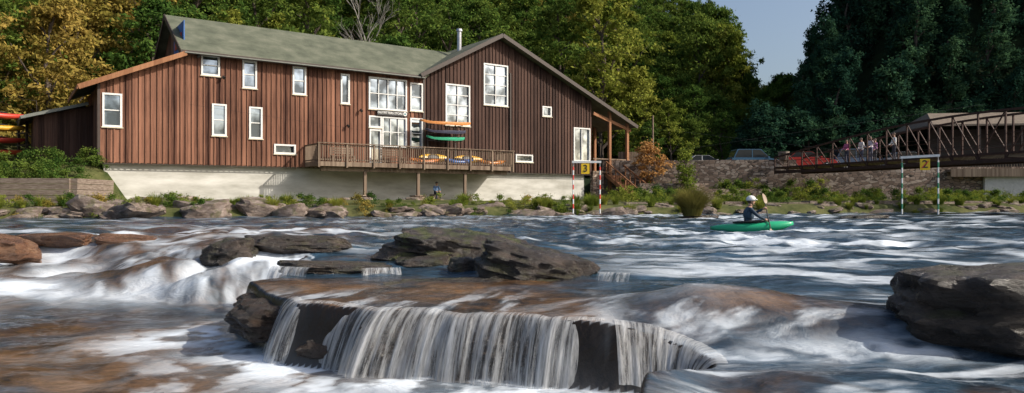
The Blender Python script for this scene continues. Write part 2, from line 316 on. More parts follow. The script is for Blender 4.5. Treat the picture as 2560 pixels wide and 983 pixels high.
bs=N(nt,'ShaderNodeMath',operation='MULTIPLY_ADD'); nt.links.new(n5.outputs['Fac'],bs.inputs[0]); bs.inputs[1].default_value=.25; nt.links.new(n1.outputs['Fac'],bs.inputs[2])
bp=N(nt,'ShaderNodeBump',Strength=.65,Distance=.08); nt.links.new(bs.outputs[0],bp.inputs['Height']); nt.links.new(bp.outputs[0],b.inputs['Normal'])
gridmesh('river_water',xs,ys,Z,[m],{'foam':Fm,'rock':Rk,'face':Fc})
# waterfall curtain
m,nt,b=mat('falling_water')
uv=N(nt,'ShaderNodeUVMap'); mp=N(nt,'ShaderNodeMapping'); mp.inputs['Scale'].default_value=(9,.40,1); nt.links.new(uv.outputs[0],mp.inputs['Vector'])
n1=N(nt,'ShaderNodeTexNoise',Scale=2.2,Detail=8,Roughness=.72); nt.links.new(mp.outputs[0],n1.inputs['Vector'])
mp2=N(nt,'ShaderNodeMapping'); mp2.inputs['Scale'].default_value=(2.3,.25,1); nt.links.new(uv.outputs[0],mp2.inputs['Vector'])
n3=N(nt,'ShaderNodeTexNoise',Scale=1.8,Detail=2); nt.links.new(mp2.outputs[0],n3.inputs['Vector'])
ad=N(nt,'ShaderNodeMath',operation='MULTIPLY_ADD'); nt.links.new(n3.outputs['Fac'],ad.inputs[0]); ad.inputs[1].default_value=.32; nt.links.new(n1.outputs['Fac'],ad.inputs[2])
mr=N(nt,'ShaderNodeMapRange'); nt.links.new(ad.outputs[0],mr.inputs[0]); mr.inputs['From Min'].default_value=.55; mr.inputs['From Max'].default_value=.82; mr.inputs['To Max'].default_value=.95; mr.inputs['To Min'].default_value=.05
b.inputs['Base Color'].default_value=(.86,.88,.90,1); b.inputs['Roughness'].default_value=.3
tl=N(nt,'ShaderNodeBsdfTranslucent'); tl.inputs[0].default_value=(.9,.88,.84,1); mxa=N(nt,'ShaderNodeMixShader',Fac=.45); nt.links.new(b.outputs[0],mxa.inputs[1]); nt.links.new(tl.outputs[0],mxa.inputs[2])
tp=N(nt,'ShaderNodeBsdfTransparent'); ms=N(nt,'ShaderNodeMixShader'); nt.links.new(mr.outputs[0],ms.inputs[0]); nt.links.new(tp.outputs[0],ms.inputs[1]); nt.links.new(mxa.outputs[0],ms.inputs[2])
nt.links.new(ms.outputs[0],nt.nodes['Material Output'].inputs[0])
bp=N(nt,'ShaderNodeBump',Strength=.5,Distance=.03); nt.links.new(n1.outputs['Fac'],bp.inputs['Height']); nt.links.new(bp.outputs[0],b.inputs['Normal'])
M_fall=m
def curtain(pts,name,reach=.28,drop=.52,parent=None,du=.01,nv=22,seed=0,lean=.2,K=81,ztop=None,big_=.30):
    P=[Vector((a,b)) for a,b in pts]; L=[0]
    for i in range(1,len(P)): L.append(L[-1]+(P[i]-P[i-1]).length)
    n=int(L[-1]/du); us=np.linspace(0,L[-1],n)
    px=np.interp(us,L,[p.x for p in P]); py=np.interp(us,L,[p.y for p in P])
    def sm(a,K): return np.convolve(np.pad(a,K//2,'reflect',reflect_type='odd'),np.ones(K)/K,'valid')
    K=min(K,(n//3)*2-1); k1=min(21,K); pxs=sm(px,k1); pys=sm(py,k1); qx=sm(px,K); qy=sm(py,K)
    dx=np.gradient(qx);dy=np.gradient(qy); l=np.hypot(dx,dy)+1e-9; nx=dy/l; ny=-dx/l
    rip=fbm(us*9,us*0+seed,50,3)-.5; big=fbm(us*1.6,us*0+seed,51,2)-.5
    z0=water(pxs-nx*.06,pys-ny*.06)[0] if ztop is None else np.full(n,ztop)
    V=[]
    for j in range(nv):
        v=j/(nv-1); 
        out=-.10+ (v**.55)*(reach+big_*big)+.08*rip*(.3+v)
        zz=z0+.012-drop*np.clip((v-.06)/.94,0,1)**1.35 
        sh=.10*v*(fbm(us*2,us*0+seed,52,2)-.5)-lean*v*(1-us/L[-1])
        V.append(np.stack([pxs+nx*out+dx/l*sh,pys+ny*out+dy/l*sh,zz],-1))
    V=np.array(V); idx=np.arange(nv*n).reshape(nv,n); F=np.stack([idx[:-1,:-1],idx[1:,:-1],idx[1:,1:],idx[:-1,1:]],-1).reshape(-1,4)
    me=bpy.data.meshes.new(name); me.from_pydata(V.reshape(-1,3).tolist(),[],F.tolist()); me.polygons.foreach_set('use_smooth',[True]*len(F))
    ul=me.uv_layers.new(name='UVMap'); uu=np.tile(us,nv)+seed*3.7; vv=np.repeat(np.linspace(0,1,nv),n)
    fl=F.ravel(); ul.data.foreach_set('uv',np.stack([uu[fl],vv[fl]],-1).ravel())
    me.materials.append(M_fall); o=bpy.data.objects.new(name,me); return link(o,parent)
wf=empty('waterfall')
LIP=[(-1.95,6.45),(-1.35,6.28),(-1.15,6.08),(-.6,6.04),(-.42,5.88),(.06,5.84),(.3,5.66),(.72,5.6)]
curtain([(-2.12,6.78)]+LIP,'curtain_main',.32,.54,parent=wf)
curtain([(.80,5.6),(1.1,5.58),(1.34,5.44),(1.46,5.26),(1.42,5.05)],'curtain_side',.34,.42,wf,seed=5,lean=.0,K=31,big_=.1)
curtain([(-2.98,8.80),(-2.45,8.58)],'curtain_upper_1',.16,.24,wf,seed=6,K=11,ztop=.0,lean=.02,big_=.05)
curtain([(-1.80,8.62),(-1.35,8.70)],'curtain_upper_2',.16,.20,wf,seed=8,K=11,ztop=-.01,lean=.02,big_=.05)
curtain([(.95,8.06),(1.30,7.95)],'curtain_upper_3',.14,.18,wf,seed=9,K=11,ztop=.0,lean=.0,big_=.05)
# ---------------- rocks
def rock_into(mb,c,size,seed,rz=0,tilt=(0,0),sub=4,mi=0,rough=.05):
    import bmesh
    bm=bmesh.new(); bmesh.ops.create_icosphere(bm,subdivisions=sub,radius=1)
    r=random.Random(seed); pl=[]
    for k in range(16):
        n=Vector((r.gauss(0,1),r.gauss(0,1),r.gauss(0,.8))).normalized(); pl.append((n,r.uniform(.72,1.0)))
    pl.append((Vector((r.uniform(-.15,.15),r.uniform(-.15,.15),1)).normalized(),.62))
    for sx,sy in((1,0),(-1,0),(0,1),(0,-1)): pl.append((Vector((sx+r.uniform(-.3,.3),sy+r.uniform(-.3,.3),r.uniform(-.1,.25))).normalized(),r.uniform(.75,.9)))
    R=Matrix.Rotation(rz,3,'Z')@Matrix.Rotation(tilt[0],3,'X')@Matrix.Rotation(tilt[1],3,'Y')
    i=len(mb.v); so=Vector((seed*3.1,seed*1.7,0))
    for v in bm.verts:
        d=v.co.normalized(); acc=0
        for n,dd in pl:
            q=d.dot(n)
            if q>.02: acc+=(q/dd)**22
        rad=acc**(-1/22) if acc>0 else 1
        rad=min(rad,1.35)
        p=d*rad
        nz=mn.fractal(p*2.2+so,1,2,5)*rough*1.6+ mn.fractal(Vector((p.x*1.5,p.y*1.5,p.z*7))+so,1,2,3)*rough*.8
        p=p+d*nz
        p=Vector((p.x*size[0]/2,p.y*size[1]/2,p.z*size[2]/2)); p=R@p
        mb.v.append((c[0]+p.x,c[1]+p.y,c[2]+p.z))
    for f in bm.faces: mb.f.append([i+v.index for v in f.verts]); mb.m.append(mi)
    bm.free()
def rock(name,parts,m):
    mb=MB()
    for p in parts: rock_into(mb,*p)
    o=mb.obj(name,[m]); me=o.data; 
    me.polygons.foreach_set('use_smooth',[True]*len(me.polygons))
    me.set_sharp_from_angle(angle=math.radians(28)); return o
rock('river_boulder',[((-4.5,11.5,-.04),(1.05,.9,.68),11,.2,(0,-.1),5,0,.09),((-3.55,12.0,.06),(2.1,.9,.46),12,.05,(0,.05),5,0,.09)],M_rock)
rock('river_boulder',[((-.75,10.4,.02),(2.6,1.4,.96),13,.05,(.05,.08),5,0,.09)],M_rockm)
rock('river_boulder',[((.24,8.6,.0),(1.7,1.1,.80),24,-.15,(.05,.22),5,0,.08)],M_rock)
rock('river_boulder',[((-.62,9.0,-.01),(.42,.5,.36),15,.3,(0,0),4,0,.08)],M_rock)
rock('rock_slab',[((-2.25,9.3,-.12),(1.85,1.3,.42),16,.05,(0,.02),5,0,.08),((-.25,8.15,-.18),(2.5,.6,.36),36,.05,(0,0),5,0,.08),((-1.2,9.6,-.04),(.9,.6,.3),37,.1,(0,0),4,0,.08),((-1.6,7.9,-.20),(1.3,.6,.30),57,.1,(0,0),5,0,.08)],M_rock)
rock('rock_slab',[((-2.38,7.4,-.36),(1.15,1.6,.62),17,.35,(0,0),5,0,.09),((-2.0,6.95,-.42),(.8,.7,.56),47,.1,(0,0),5,0,.09)],M_ledge)
rock('rock_ledge',[((.77,5.70,-.44),(.20,.26,.56),18,.2,(0,0),4,0,.1),((-1.6,6.5,-.46),(1.2,.6,.62),38,-.2,(0,0),5,0,.08),((-.85,6.2,-.46),(1.0,.6,.6),48,-.1,(0,0),5,0,.08),((-.1,6.0,-.48),(1.0,.6,.62),49,-.2,(0,0),5,0,.08),((.45,5.86,-.48),(.7,.6,.6),50,-.1,(0,0),5,0,.08)],M_ledge)
rock('river_boulder',[((4.2,5.6,-.02),(2.7,1.5,1.08),19,-.1,(0,-.03),5,0,.07)],M_rock)
rock('river_boulder',[((-8.75,12.6,-.05),(.95,.9,.62),20,.2,(0,.1),4,0,.07),((-8.95,14.1,.05),(1.6,.9,.34),21,0,(0,0),4,0,.05),((-7.4,14.2,.0),(1.7,1.0,.36),22,.1,(0,.06),4,0,.05)],M_rocko)
rock('river_boulder',[((7.6,29.3,-.02),(1.9,1.2,.5),23,.1,(0,0),4,0,.08)],M_rock)
rock('river_boulder',[((14.5,29.5,.02),(2.4,1.0,.4),25,.1,(0,0),4,0,.08)],M_rock)
mb=MB()
for k in range(230):
    x=rnd.uniform(-27,44); d=abs(rnd.gauss(0,1.2))-.3
    y=34+.27*x+d; big=1.0 if x<2 else .7
    s=rnd.uniform(.35,1.3)*big*(1 if rnd.random()<.8 else 1.5)
    rock_into(mb,(x,y,gz(x,y)*.6+.05+s*.06),(s*1.4,s,s*rnd.uniform(.35,.75)),100+k,rnd.uniform(-.5,.5),(rnd.uniform(-.25,.25),rnd.uniform(-.3,.3)),3,0,.08)
for k in range(30):
    s=rnd.uniform(0,34); D=rnd.uniform(-4,-.8); x=-22.2+.8192*s-.5736*D; y=38.6+.5734*s+.8192*D
    q=rnd.uniform(.3,.9); rock_into(mb,(x,y,gz(x,y)+.05),(q*1.3,q,q*.6),300+k,rnd.uniform(-1,1),(0,0),3,0,.08)
o=mb.obj('riverbank_rocks',[M_rockb]); o.data.polygons.foreach_set('use_smooth',[True]*len(o.data.polygons)); o.data.set_sharp_from_angle(angle=math.radians(25))
m,nt,b=mat('stone_masonry'); g=N(nt,'ShaderNodeNewGeometry'); sp=N(nt,'ShaderNodeSeparateXYZ'); nt.links.new(g.outputs['Position'],sp.inputs[0])
cb=N(nt,'ShaderNodeCombineXYZ'); nt.links.new(sp.outputs['X'],cb.inputs[0]); nt.links.new(sp.outputs['Y'],cb.inputs[1])
mu=N(nt,'ShaderNodeMath',operation='MULTIPLY'); nt.links.new(sp.outputs['Z'],mu.inputs[0]); mu.inputs[1].default_value=2.0; nt.links.new(mu.outputs[0],cb.inputs[2])
vo=N(nt,'ShaderNodeTexVoronoi',Scale=2.6); nt.links.new(cb.outputs[0],vo.inputs['Vector'])
ve=N(nt,'ShaderNodeTexVoronoi',Scale=2.6,feature='DISTANCE_TO_EDGE'); nt.links.new(cb.outputs[0],ve.inputs['Vector'])
s2=N(nt,'ShaderNodeSeparateColor'); nt.links.new(vo.outputs['Color'],s2.inputs[0])
r=N(nt,'ShaderNodeValToRGB'); r.color_ramp.elements[0].color=(.12,.085,.065,1); r.color_ramp.elements[1].color=(.48,.39,.32,1); e=r.color_ramp.elements.new(.5); e.color=(.29,.20,.15,1)
nt.links.new(s2.outputs[0],r.inputs[0]); er=N(nt,'ShaderNodeMapRange'); er.inputs['From Max'].default_value=.07; nt.links.new(ve.outputs['Distance'],er.inputs[0])
mx=N(nt,'ShaderNodeMix',data_type='RGBA'); nt.links.new(er.outputs[0],mx.inputs['Factor']); mx.inputs['A'].default_value=(.05,.04,.035,1); nt.links.new(r.outputs[0],mx.inputs['B']); nt.links.new(mx.outputs['Result'],b.inputs['Base Color'])
bp=N(nt,'ShaderNodeBump',Strength=1,Distance=.06); nt.links.new(er.outputs[0],bp.inputs['Height']); nt.links.new(bp.outputs[0],b.inputs['Normal']); b.inputs['Roughness'].default_value=.9
M_stone=m
# ---------------- store building
B=empty('wooden_riverside_store',(-22.2,38.6,0),math.radians(35))
def T(s):
    return float(np.interp(s,[0,4.5,4.6,19.6,25.83,35],[7.0,9.05,9.4,9.4,12.65,8.75]))
wins=[
(.25,1.1,4.74,6.47,1,2),(5.23,6.16,8.0,9.12,1,2),(7.54,8.28,7.46,9.02,1,2),(10.54,11.30,7.33,8.97,1,2),(13.66,14.17,6.98,8.82,1,1),
(5.82,6.54,4.53,6.30,1,2),(7.92,8.61,4.46,6.27,1,2),(9.40,10.64,3.60,4.10,1,1),(15.59,18.28,6.78,8.82,4,2),
(15.6,16.42,5.56,6.25,1,1),(16.55,18.28,4.3,6.25,3,2),(18.63,19.5,6.86,8.7,1,2),(18.63,19.5,4.3,6.28,1,2),
(21.4,23.33,6.05,8.9,2,4),(24.6,26.66,7.72,10.68,2,4),(30.0,30.8,7.23,7.92,1,1),(27.47,28.98,3.62,4.1,1,1),(33.15,34.8,3.85,6.45,2,1),(15.65,16.4,3.12,5.35,1,1)]
import bmesh
def cutwall(poly,ws,m,name):
    w=MB(); w.prism(poly,0,.25); wall=w.obj(name,[m],B)
    c=MB()
    for a in ws: c.box(a[0],a[1],-.3,.6,a[2],a[3])
    cut=c.obj('cutter',[M_trim],B)
    for o in (wall,cut):
        bm=bmesh.new(); bm.from_mesh(o.data); bmesh.ops.recalc_face_normals(bm,faces=bm.faces); bm.to_mesh(o.data); bm.free()
    md=wall.modifiers.new('b','BOOLEAN'); md.object=cut; md.solver='EXACT'; md.operation='DIFFERENCE'
    dg=bpy.context.evaluated_depsgraph_get(); me=bpy.data.meshes.new_from_object(wall.evaluated_get(dg)); wall.modifiers.clear(); wall.data=me
    bpy.data.objects.remove(cut)
cutwall([(0,2.78),(19.58,2.78),(19.58,9.4),(4.55,9.4),(4.5,9.05),(0,7.0)],[a for a in wins if a[0]<19.6],M_side,'front_wall')
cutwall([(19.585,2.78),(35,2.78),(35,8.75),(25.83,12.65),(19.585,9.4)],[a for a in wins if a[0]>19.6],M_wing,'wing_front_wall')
bt=MB(); s=.12
while s<34.95:
    segs=[(2.74,T(s)-.03)]
    for a in wins:
        if a[0]-.12<s<a[1]+.12:
            ns=[]
            for q in segs:
                if a[3]+.1<=q[0] or a[2]-.1>=q[1]: ns.append(q)
                else:
                    if a[2]-.1>q[0]: ns.append((q[0],a[2]-.1))
                    if a[3]+.1<q[1]: ns.append((a[3]+.1,q[1]))
            segs=ns
    wd=.03
    for q in segs:
        if q[1]-q[0]>.05: bt.box(s-wd,s+wd,-.055,-.002,q[0],q[1]-rnd.uniform(0,.01),0 if s<19.6 else 1)
    s+=.3+rnd.uniform(-.03,.03)
bt.obj('battens',[M_side,M_wing],B)
w=MB()
w.box(0,.2,.26,6,2.78,6.9); w.prism([(.2,6.7),(.2,2.9),(4.5,2.9),(4.5,8.75)],5.8,6.0)
w.prism([(4.5,2.8),(4.5,3),(20,3),(20,2.8)],8.8,9)
Tg=Matrix.Rotation(math.radians(90),4,'Z')
w.prism([(.26,2.9),(9,2.9),(9,9.3),(4.5,12.05),(.26,9.45)],-4.7,-4.5,0,Tg)
w.box(4.7,20,8.8,9,2.9,9.3)
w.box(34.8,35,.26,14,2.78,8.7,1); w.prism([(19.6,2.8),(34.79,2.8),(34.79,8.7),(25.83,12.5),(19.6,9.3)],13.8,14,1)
w.box(19.6,19.8,9.01,13.8,2.8,9.2,1)
w.box(-2.8,-2.7,3,8,2.5,5.25,1);  w.prism([(-2.8,2.5),(-.01,2.5),(-.01,6.1),(-2.8,5.3)],2.9,2.99,1)
k=-2.7
while k<0: w.box(k-.03,k+.03,2.85,2.898,2.5,5.3+.28*(k+2.8),1); k+=.3
w.obj('side_walls',[M_side,M_wing],B)
w=MB(); w.box(4.75,34.7,1.6,1.7,2.9,8.6); w.box(.3,4.4,1.6,1.7,2.9,6.6); w.box(.3,34.7,.3,1.6,2.85,2.9); w.obj('dark_window_backing',[M_trim],B)  # dark sheets added behind the windows to stand in for the dim room
w=MB()
for (a,b_,z0,z1,nc,nr) in wins:
    fr=.07; e=.05; mi=0
    w.box(a-e,a+fr-.02,-.06,.14,z0-e,z1+e,mi); w.box(b_-fr+.02,b_+e,-.06,.14,z0-e,z1+e,mi)
    w.box(a+fr-.02,b_-fr+.02,-.06,.14,z0-e,z0+fr-.02,mi); w.box(a+fr-.02,b_-fr+.02,-.06,.14,z1-fr+.02,z1+e,mi)
    w.box(a-.1,b_+.1,-.1,-.062,z0-e-.06,z0-e,1)
    w.box(a+.05,b_-.05,.10,.115,z0+.05,z1-.05,2)
    for k in range(1,nc):
        x=a+(b_-a)*k/nc; w.box(x-.028,x+.028,-.01,.098,z0+.05,z1-.05,mi)
    for k in range(1,nr):
        z=z0+(z1-z0)*k/nr; w.box(a+.05,b_-.05,.0,.096,z-.028,z+.028,mi)
w.box(15.72,16.33,.04,.09,3.15,4.1,1)
w.obj('windows_and_door',[M_white,M_cream,M_glass],B)
w=MB(); w.box(26.85,26.95,-.12,-.05,2.8,10.2,0); w.box(-.03,.1,-.07,-.057,2.75,6.95,0); w.box(19.55,19.7,-.07,-.057,2.8,9.2,0)
w.box(0,35,-.04,-.003,2.70,2.739,0)
w.obj('corner_boards',[M_trim],B)
w=MB()
w.slab([(4.0,-.5,9.22),(19.5,-.5,9.22),(25.2,4.5,12.2),(4.0,4.5,12.2)],.16)
w.slab([(4.0,4.503,12.2),(25.2,4.503,12.2),(25.2,9.5,9.22),(4.0,9.5,9.22)],.16)
w.slab([(25.83,-.65,12.92),(25.83,14.5,12.92),(19.1,14.5,9.33),(19.1,-.65,9.33)],.18)
w.slab([(25.833,-.65,12.92),(39.6,-.65,6.95),(39.6,14.5,6.95),(25.833,14.5,12.92)],.18)
w.slab([(-.95,-.55,6.78),(3.995,-.55,9.0),(3.995,6.4,9.0),(-.95,6.4,6.78)],.10)
w.slab([(-3.4,2.4,5.28),(-.25,2.4,6.25),(-.25,8.4,6.25),(-3.4,8.4,5.28)],.08)
w.obj('roof',[M_roof],B)
w=MB()
w.beam((4.0,-.53,9.1),(19.5,-.53,9.1),.05,.2,0)
w.beam((3.97,-.5,9.12),(3.97,4.5,12.1),.05,.28,0); w.beam((3.97,9.5,9.12),(3.97,4.5,12.1),.05,.28,0)
w.beam((25.83,-.68,12.80),(39.6,-.68,6.82),.05,.28,0); w.beam((25.83,-.68,12.80),(19.1,-.68,9.20),.05,.28,0)
w.beam((-.95,-.58,6.66),(4.3,-.58,9.02),.06,.26,1); w.beam((-.98,-.58,6.66),(-.98,6.4,6.66),.06,.22,1)
w.beam((-3.4,2.37,5.18),(-.25,2.37,6.15),.05,.16,2); w.beam((-3.42,2.4,5.16),(-3.42,8.4,5.16),.05,.16,2)
w.box(4.2,19.4,-.64,-.56,9.04,9.1,2)
w.obj('fascia_and_gutter',[M_trim,M_cedar,plain('old_gutter',(.16,.17,.15),.6)],B)
w=MB(); w.tube([(24.4,3.2,11),(24.4,3.2,13.6)],[.17,.17],12); w.tube([(24.4,3.2,13.62),(24.4,3.2,13.8)],[.26,.2],12); w.obj('stove_pipe',[M_metal],B)
w=MB(); w.box(.3,34.5,.35,.8,0,2.78); w.box(.3,.6,.8,6,0,2.78); w.box(34.2,34.5,.8,14,0,2.78)
w.obj('concrete_foundation',[M_conc],B)
w=MB(); w.box(4.42,4.48,.9,3.9,9.5,11.2,0); w.box(4.38,4.41,1.4,3.4,9.8,10.6,1); w.obj('gable_sign',[plain('blue_sign',(.04,.13,.36)),plain('red_sign',(.5,.06,.04))],B)
w=MB(); w.box(16.1,18.3,-.16,-.1,6.36,6.70); w.tube([(18.12,-.161,6.53),(18.12,-.19,6.53)],[.14,.14],20,1); w.tube([(18.12,-.191,6.53),(18.12,-.2,6.53)],[.07,.07],20,2)
w.obj('sign_board',[M_black,M_white,plain('teal_mark',(.05,.2,.22))],B)
def text(body,size,loc,rz,m,parent,name='lettering',rx=math.radians(90)):
    cu=bpy.data.curves.new(name,'FONT'); cu.body=body; cu.size=size; cu.align_x='CENTER'; cu.align_y='CENTER'; cu.extrude=.006; cu.offset=.004
    o=bpy.data.objects.new(name,cu); o.location=loc; o.rotation_euler=(rx,0,rz); cu.materials.append(m); return link(o,parent)
text('OUTFITTERS STORE',.205,(17.03,-.17,6.53),0,M_white,B)
# deck
w=MB()
w.box(11.3,25.5,-2.3,-.06,2.97,3.05)
w.box(11.3,25.5,-2.36,-2.303,2.78,3.06); w.box(11.24,11.297,-2.36,-.06,2.78,3.06); w.box(25.503,25.56,-2.36,-.06,2.78,3.06)
for k in np.arange(11.8,25.4,.6): w.box(k-.03,k+.03,-2.3,-.06,2.78,2.968)
w.box(11.6,25.3,-1.95,-1.8,2.5,2.778)
def rail(p0,p1):
    L=abs(p1-p0); n=max(1,int(round(L/1.75)))
    for k in range(n+1):
        q=p0+(p1-p0)*k/n
        w.box(q-.05,q+.05,-2.46,-2.362,2.7,4.15)
    w.box(p0-.1,p1+.1,-2.50,-2.30,4.152,4.2); w.box(p0,p1,-2.36,-2.32,4.02,4.10); w.box(p0,p1,-2.36,-2.32,3.14,3.22)
    for q in np.arange(p0+.1,p1,.15): w.box(q-.02,q+.02,-2.40,-2.362,3.1,4.12)
rail(11.3,25.5)
for xx in(11.27,25.53):
    w.box(xx-.05,xx+.05,-2.29,-.1,4.1,4.148); w.box(xx-.02,xx+.02,-2.29,-.1,3.14,3.2)
    for q in np.arange(-2.2,-.1,.15): w.box(xx-.02,xx+.02,q-.02,q+.02,3.061,4.098)
for s_ in(14.46,18.2,21.8):
    w.box(s_-.09,s_+.09,-2.0,-1.82,1.0,2.5)
w.obj('deck',[M_deck],B)
w=MB()
for s_ in(14.46,18.2,21.8): w.box(s_-.38,s_+.38,-2.25,-1.55,.1,.95); w.box(s_-.42,s_+.42,-2.3,-1.5,.951,1.02)
w.obj('stone_piers',[M_stone],B)
w=MB(); w.box(35.02,39.2,-.2,6,2.9,3.05,0)
for s_,y_ in((36.9,-.1),(38.9,-.1),(38.9,4),(36.9,4)): w.box(s_-.11,s_+.11,y_-.11,y_+.11,.3 if y_<0 else 2,8.1-.43*(s_-37),1)
w.beam((35.1,-.1,7.75),(39.3,-.1,6.55),.14,.25,1)
w.box(35.1,39.2,-.15,-.09,4.0,4.1,0)
for q in np.arange(37.0,39.2,.15): w.box(q-.02,q+.02,-.14,-.1,3.06,4.0,0)
w.box(36.5,39,5.8,6,3.05,5.2,1)
w.obj('porch',[M_deck,M_cedar],B)
w=MB(); w.box(35.05,36.2,-.15,.2,.2,2.89); w.box(38.2,39.2,-.12,.2,.2,2.89); w.obj('porch_stone_pier',[M_stone],B)
w=MB()
for k in range(13): 
    z=2.9-.18*(k+1); w.box(36.4,37.9,-.3-.28*(k+1),-.3-.28*k,z-.16,z)
for xx in(36.35,37.95):
    w.beam((xx,-.25,2.75),(xx,-4.0,.45),.07,.28); w.beam((xx,-.25,3.85),(xx,-4.0,1.5),.07,.1)
    for k in range(0,14,2): w.box(xx-.035,xx+.035,-.35-.28*k,-.28-.28*k,2.7-.172*k,3.8-.172*k)
w.obj('wooden_stairs',[M_cedar],B)
w=MB()
for (s_,z_) in((4.95,9.0),(6.35,7.9),(14.9,6.55),(14.0,5.5)):
    w.tube([(s_,-.02,z_),(s_,-.2,z_+.05)],[.03,.03],6); w.tube([(s_,-.18,z_+.08),(s_+.05,-.3,z_-.06)],[.05,.1],8)
w.obj('wall_lamps',[M_black],B)
# ---------------- kayaks
def kayak_mb(L=2.6,W=.62,H=.34,rock_=.10,deckm=0):
    mb=MB(); n=22; R=12
    for i in range(n+1):
        t=-1+2*i/n; w_=W/2*max(.02,(1-abs(t)**2.3))**.75; h=H*max(.12,(1-abs(t)**2.6))**.6; zc=rock_*abs(t)**2.2*1.6
        for a in range(R):
            an=2*math.pi*a/R; c_,s_=math.cos(an),math.sin(an)
            mb.v.append((t*L/2, w_*abs(c_)**.8*np.sign(c_), zc+ h*.5*(abs(s_)**.8*np.sign(s_))))
    for i in range(n):
        for a in range(R):
            b_=(a+1)%R; mb.f.append([i*R+a,(i+1)*R+a,(i+1)*R+b_,i*R+b_]); mb.m.append(0)
    mb.f.append(list(range(R))); mb.m.append(0); mb.f.append([n*R+a for a in range(R)][::-1]); mb.m.append(0)
    for k in range(24):
        a0=2*math.pi*k/24;a1=2*math.pi*(k+1)/24
        mb.tube([(.42*math.cos(a0)-.05,.22*math.sin(a0),H*.5+.03),(.42*math.cos(a1)-.05,.22*math.sin(a1),H*.5+.03)],[.025,.025],6,1,False)
    mb.ell((-.05,0,H*.5),(.40,.205,.03),1)
    return mb
Mk={}
def km(c):
    if c not in Mk: Mk[c]=plain('kayak_plastic',c,.3,0,.06,2)
    return Mk[c]
def place(mb,name,mats,pos,rot,parent=None):
    o=mb.obj(name,mats,parent,smooth=True); o.location=pos; o.rotation_euler=rot; return o
R35=math.radians(35)
def Bw(s,D,z): return (-22.2+.8192*s-.5736*D,38.6+.5734*s+.8192*D,z)
for (s_,c_,z_) in((18.7,(.75,.22,.03),3.25),(19.6,(.8,.45,.03),3.5),(21.3,(.03,.15,.5),3.3),(22.3,(.75,.4,.03),3.5),(24.0,(.75,.25,.03),3.3)):
    place(kayak_mb(2.3),'kayak',[km(c_),M_black],Bw(s_,-1.9 if z_<3.4 else -1.4,z_+.02),(math.radians(70 if z_>3.4 else 15),0,R35))
R=empty('paddleboard_rack',Bw(20.8,-1.0,0),R35)
def board(L,W,t):
    mb=MB(); n=24
    for z in(0,t):
        for i in range(n*2):
            a=math.pi*i/n; x=math.cos(a); y=math.sin(a); mb.v.append((L/2*np.sign(x)*abs(x)**.8,W/2*np.sign(y)*abs(y)**.9,z+.12*abs(x)**4))
    N2=n*2; mb.f.append(list(range(N2))[::-1]); mb.f.append([N2+a for a in range(N2)]); mb.m+=[0,1]
    for a in range(N2): b_=(a+1)%N2; mb.f.append([a,b_,N2+b_,N2+a]); mb.m.append(1)
    return mb
for z,L,c1,c2 in((5.95,4.0,(.6,.6,.62),(.6,.25,.08)),(5.35,3.2,(.6,.22,.05),(.05,.05,.08)),(4.88,3.0,(.05,.35,.2),(.05,.35,.2))):
    o=board(L,.75,.12).obj('paddleboard_part',[km(c1),km(c2)],R); o.location=(0,0,z); o.rotation_euler=(math.radians(12),0,0)
w=MB()
for xx in(-1.1,1.1):
    w.box(xx-.04,xx+.04,.5,.58,3.05,6.3)
    for z in(5.9,5.3,4.83): w.box(xx-.03,xx+.03,-.45,.5,z-.06,z-.02)
w.obj('rack_frame',[M_trim],R)
for s_ in(13.4,16.9):
    w=MB()
    for q in(-.25,-.1,.05): w.box(-.8,.8,q,q+.12,.43,.47)
    for z in(.6,.75,.9): w.box(-.8,.8,.24,.28,z,z+.1)
    for xx in(-.7,.7): w.box(xx-.04,xx+.04,-.22,-.14,0,.43); w.box(xx-.04,xx+.04,.18,.24,0,1.0)
    w.obj('wooden_bench',[M_deck],None,Bw(s_,-.9,3.05),R35)
w=MB(); 
for k in range(6):
    z=.3+.27*k
    for (a,b_) in(((-36,32.0),(-31,32.7)),((-30.98,32.7),(-26,33.4)),((-25.98,33.4),(-20.9,34.1)),((-20.75,34.1),(-21.3,38.2))):
        off=rnd.uniform(-.04,.04); w.beam((a[0],a[1]+off,z),(b_[0],b_[1]+off,z),.3,.25)
w.obj('timber_retaining_wall',[noisy('old_timber',[(.10,.075,.06),(.2,.155,.125),(.30,.25,.21)],(1,1,6),3,.9,.5)])
Rk_=empty('kayak_rack',(-29.3,41.2,0),math.radians(60))
w=MB()
for xx in(-1.2,1.2): w.box(xx-.06,xx+.06,-.5,-.4,2.2,5.6); w.box(xx-.06,xx+.06,.4,.5,2.2,5.6); [w.box(xx-.05,xx+.05,-.7,.7,z,z+.08) for z in(3.2,3.9,4.6,5.3)]
w.obj('rack_frame',[M_trim],Rk_)
for z,c_ in((3.45,(.5,.08,.03)),(4.15,(.45,.05,.03)),(4.85,(.6,.33,.03)),(5.55,(.5,.05,.03))):
    o=kayak_mb(3.0).obj('stored_kayak',[km(c_),M_black],Rk_,smooth=True); o.location=(0,0,z)
w=MB()
pts=[(7.6,60.2),(15,59.4),(23,58.4),(31,57.4),(45,56.5)]
for a,b_ in zip(pts[:-1],pts[1:]):
    zt=3.95 if a[0]<22 else 3.3
    d=Vector((b_[0]-a[0],b_[1]-a[1],0)); L=d.length; an=math.atan2(d.y,d.x); TT=Matrix.Translation((a[0],a[1],0))@Matrix.Rotation(an,4,'Z')
    w.box(0,L-.004,-.25,.35,.2,zt,0,TT)
w.obj('stone_retaining_wall',[M_stone])
w=MB(); TT=Matrix.Translation((9.2,52,0))@Matrix.Rotation(.05,4,'Z'); w.box(0,5,-.3,.3,.2,1.9,0,TT); w.box(5.01,10,-.25,.25,.2,1.5,0,TT); w.obj('stone_terrace_wall',[M_stone])
w=MB(); x=6.
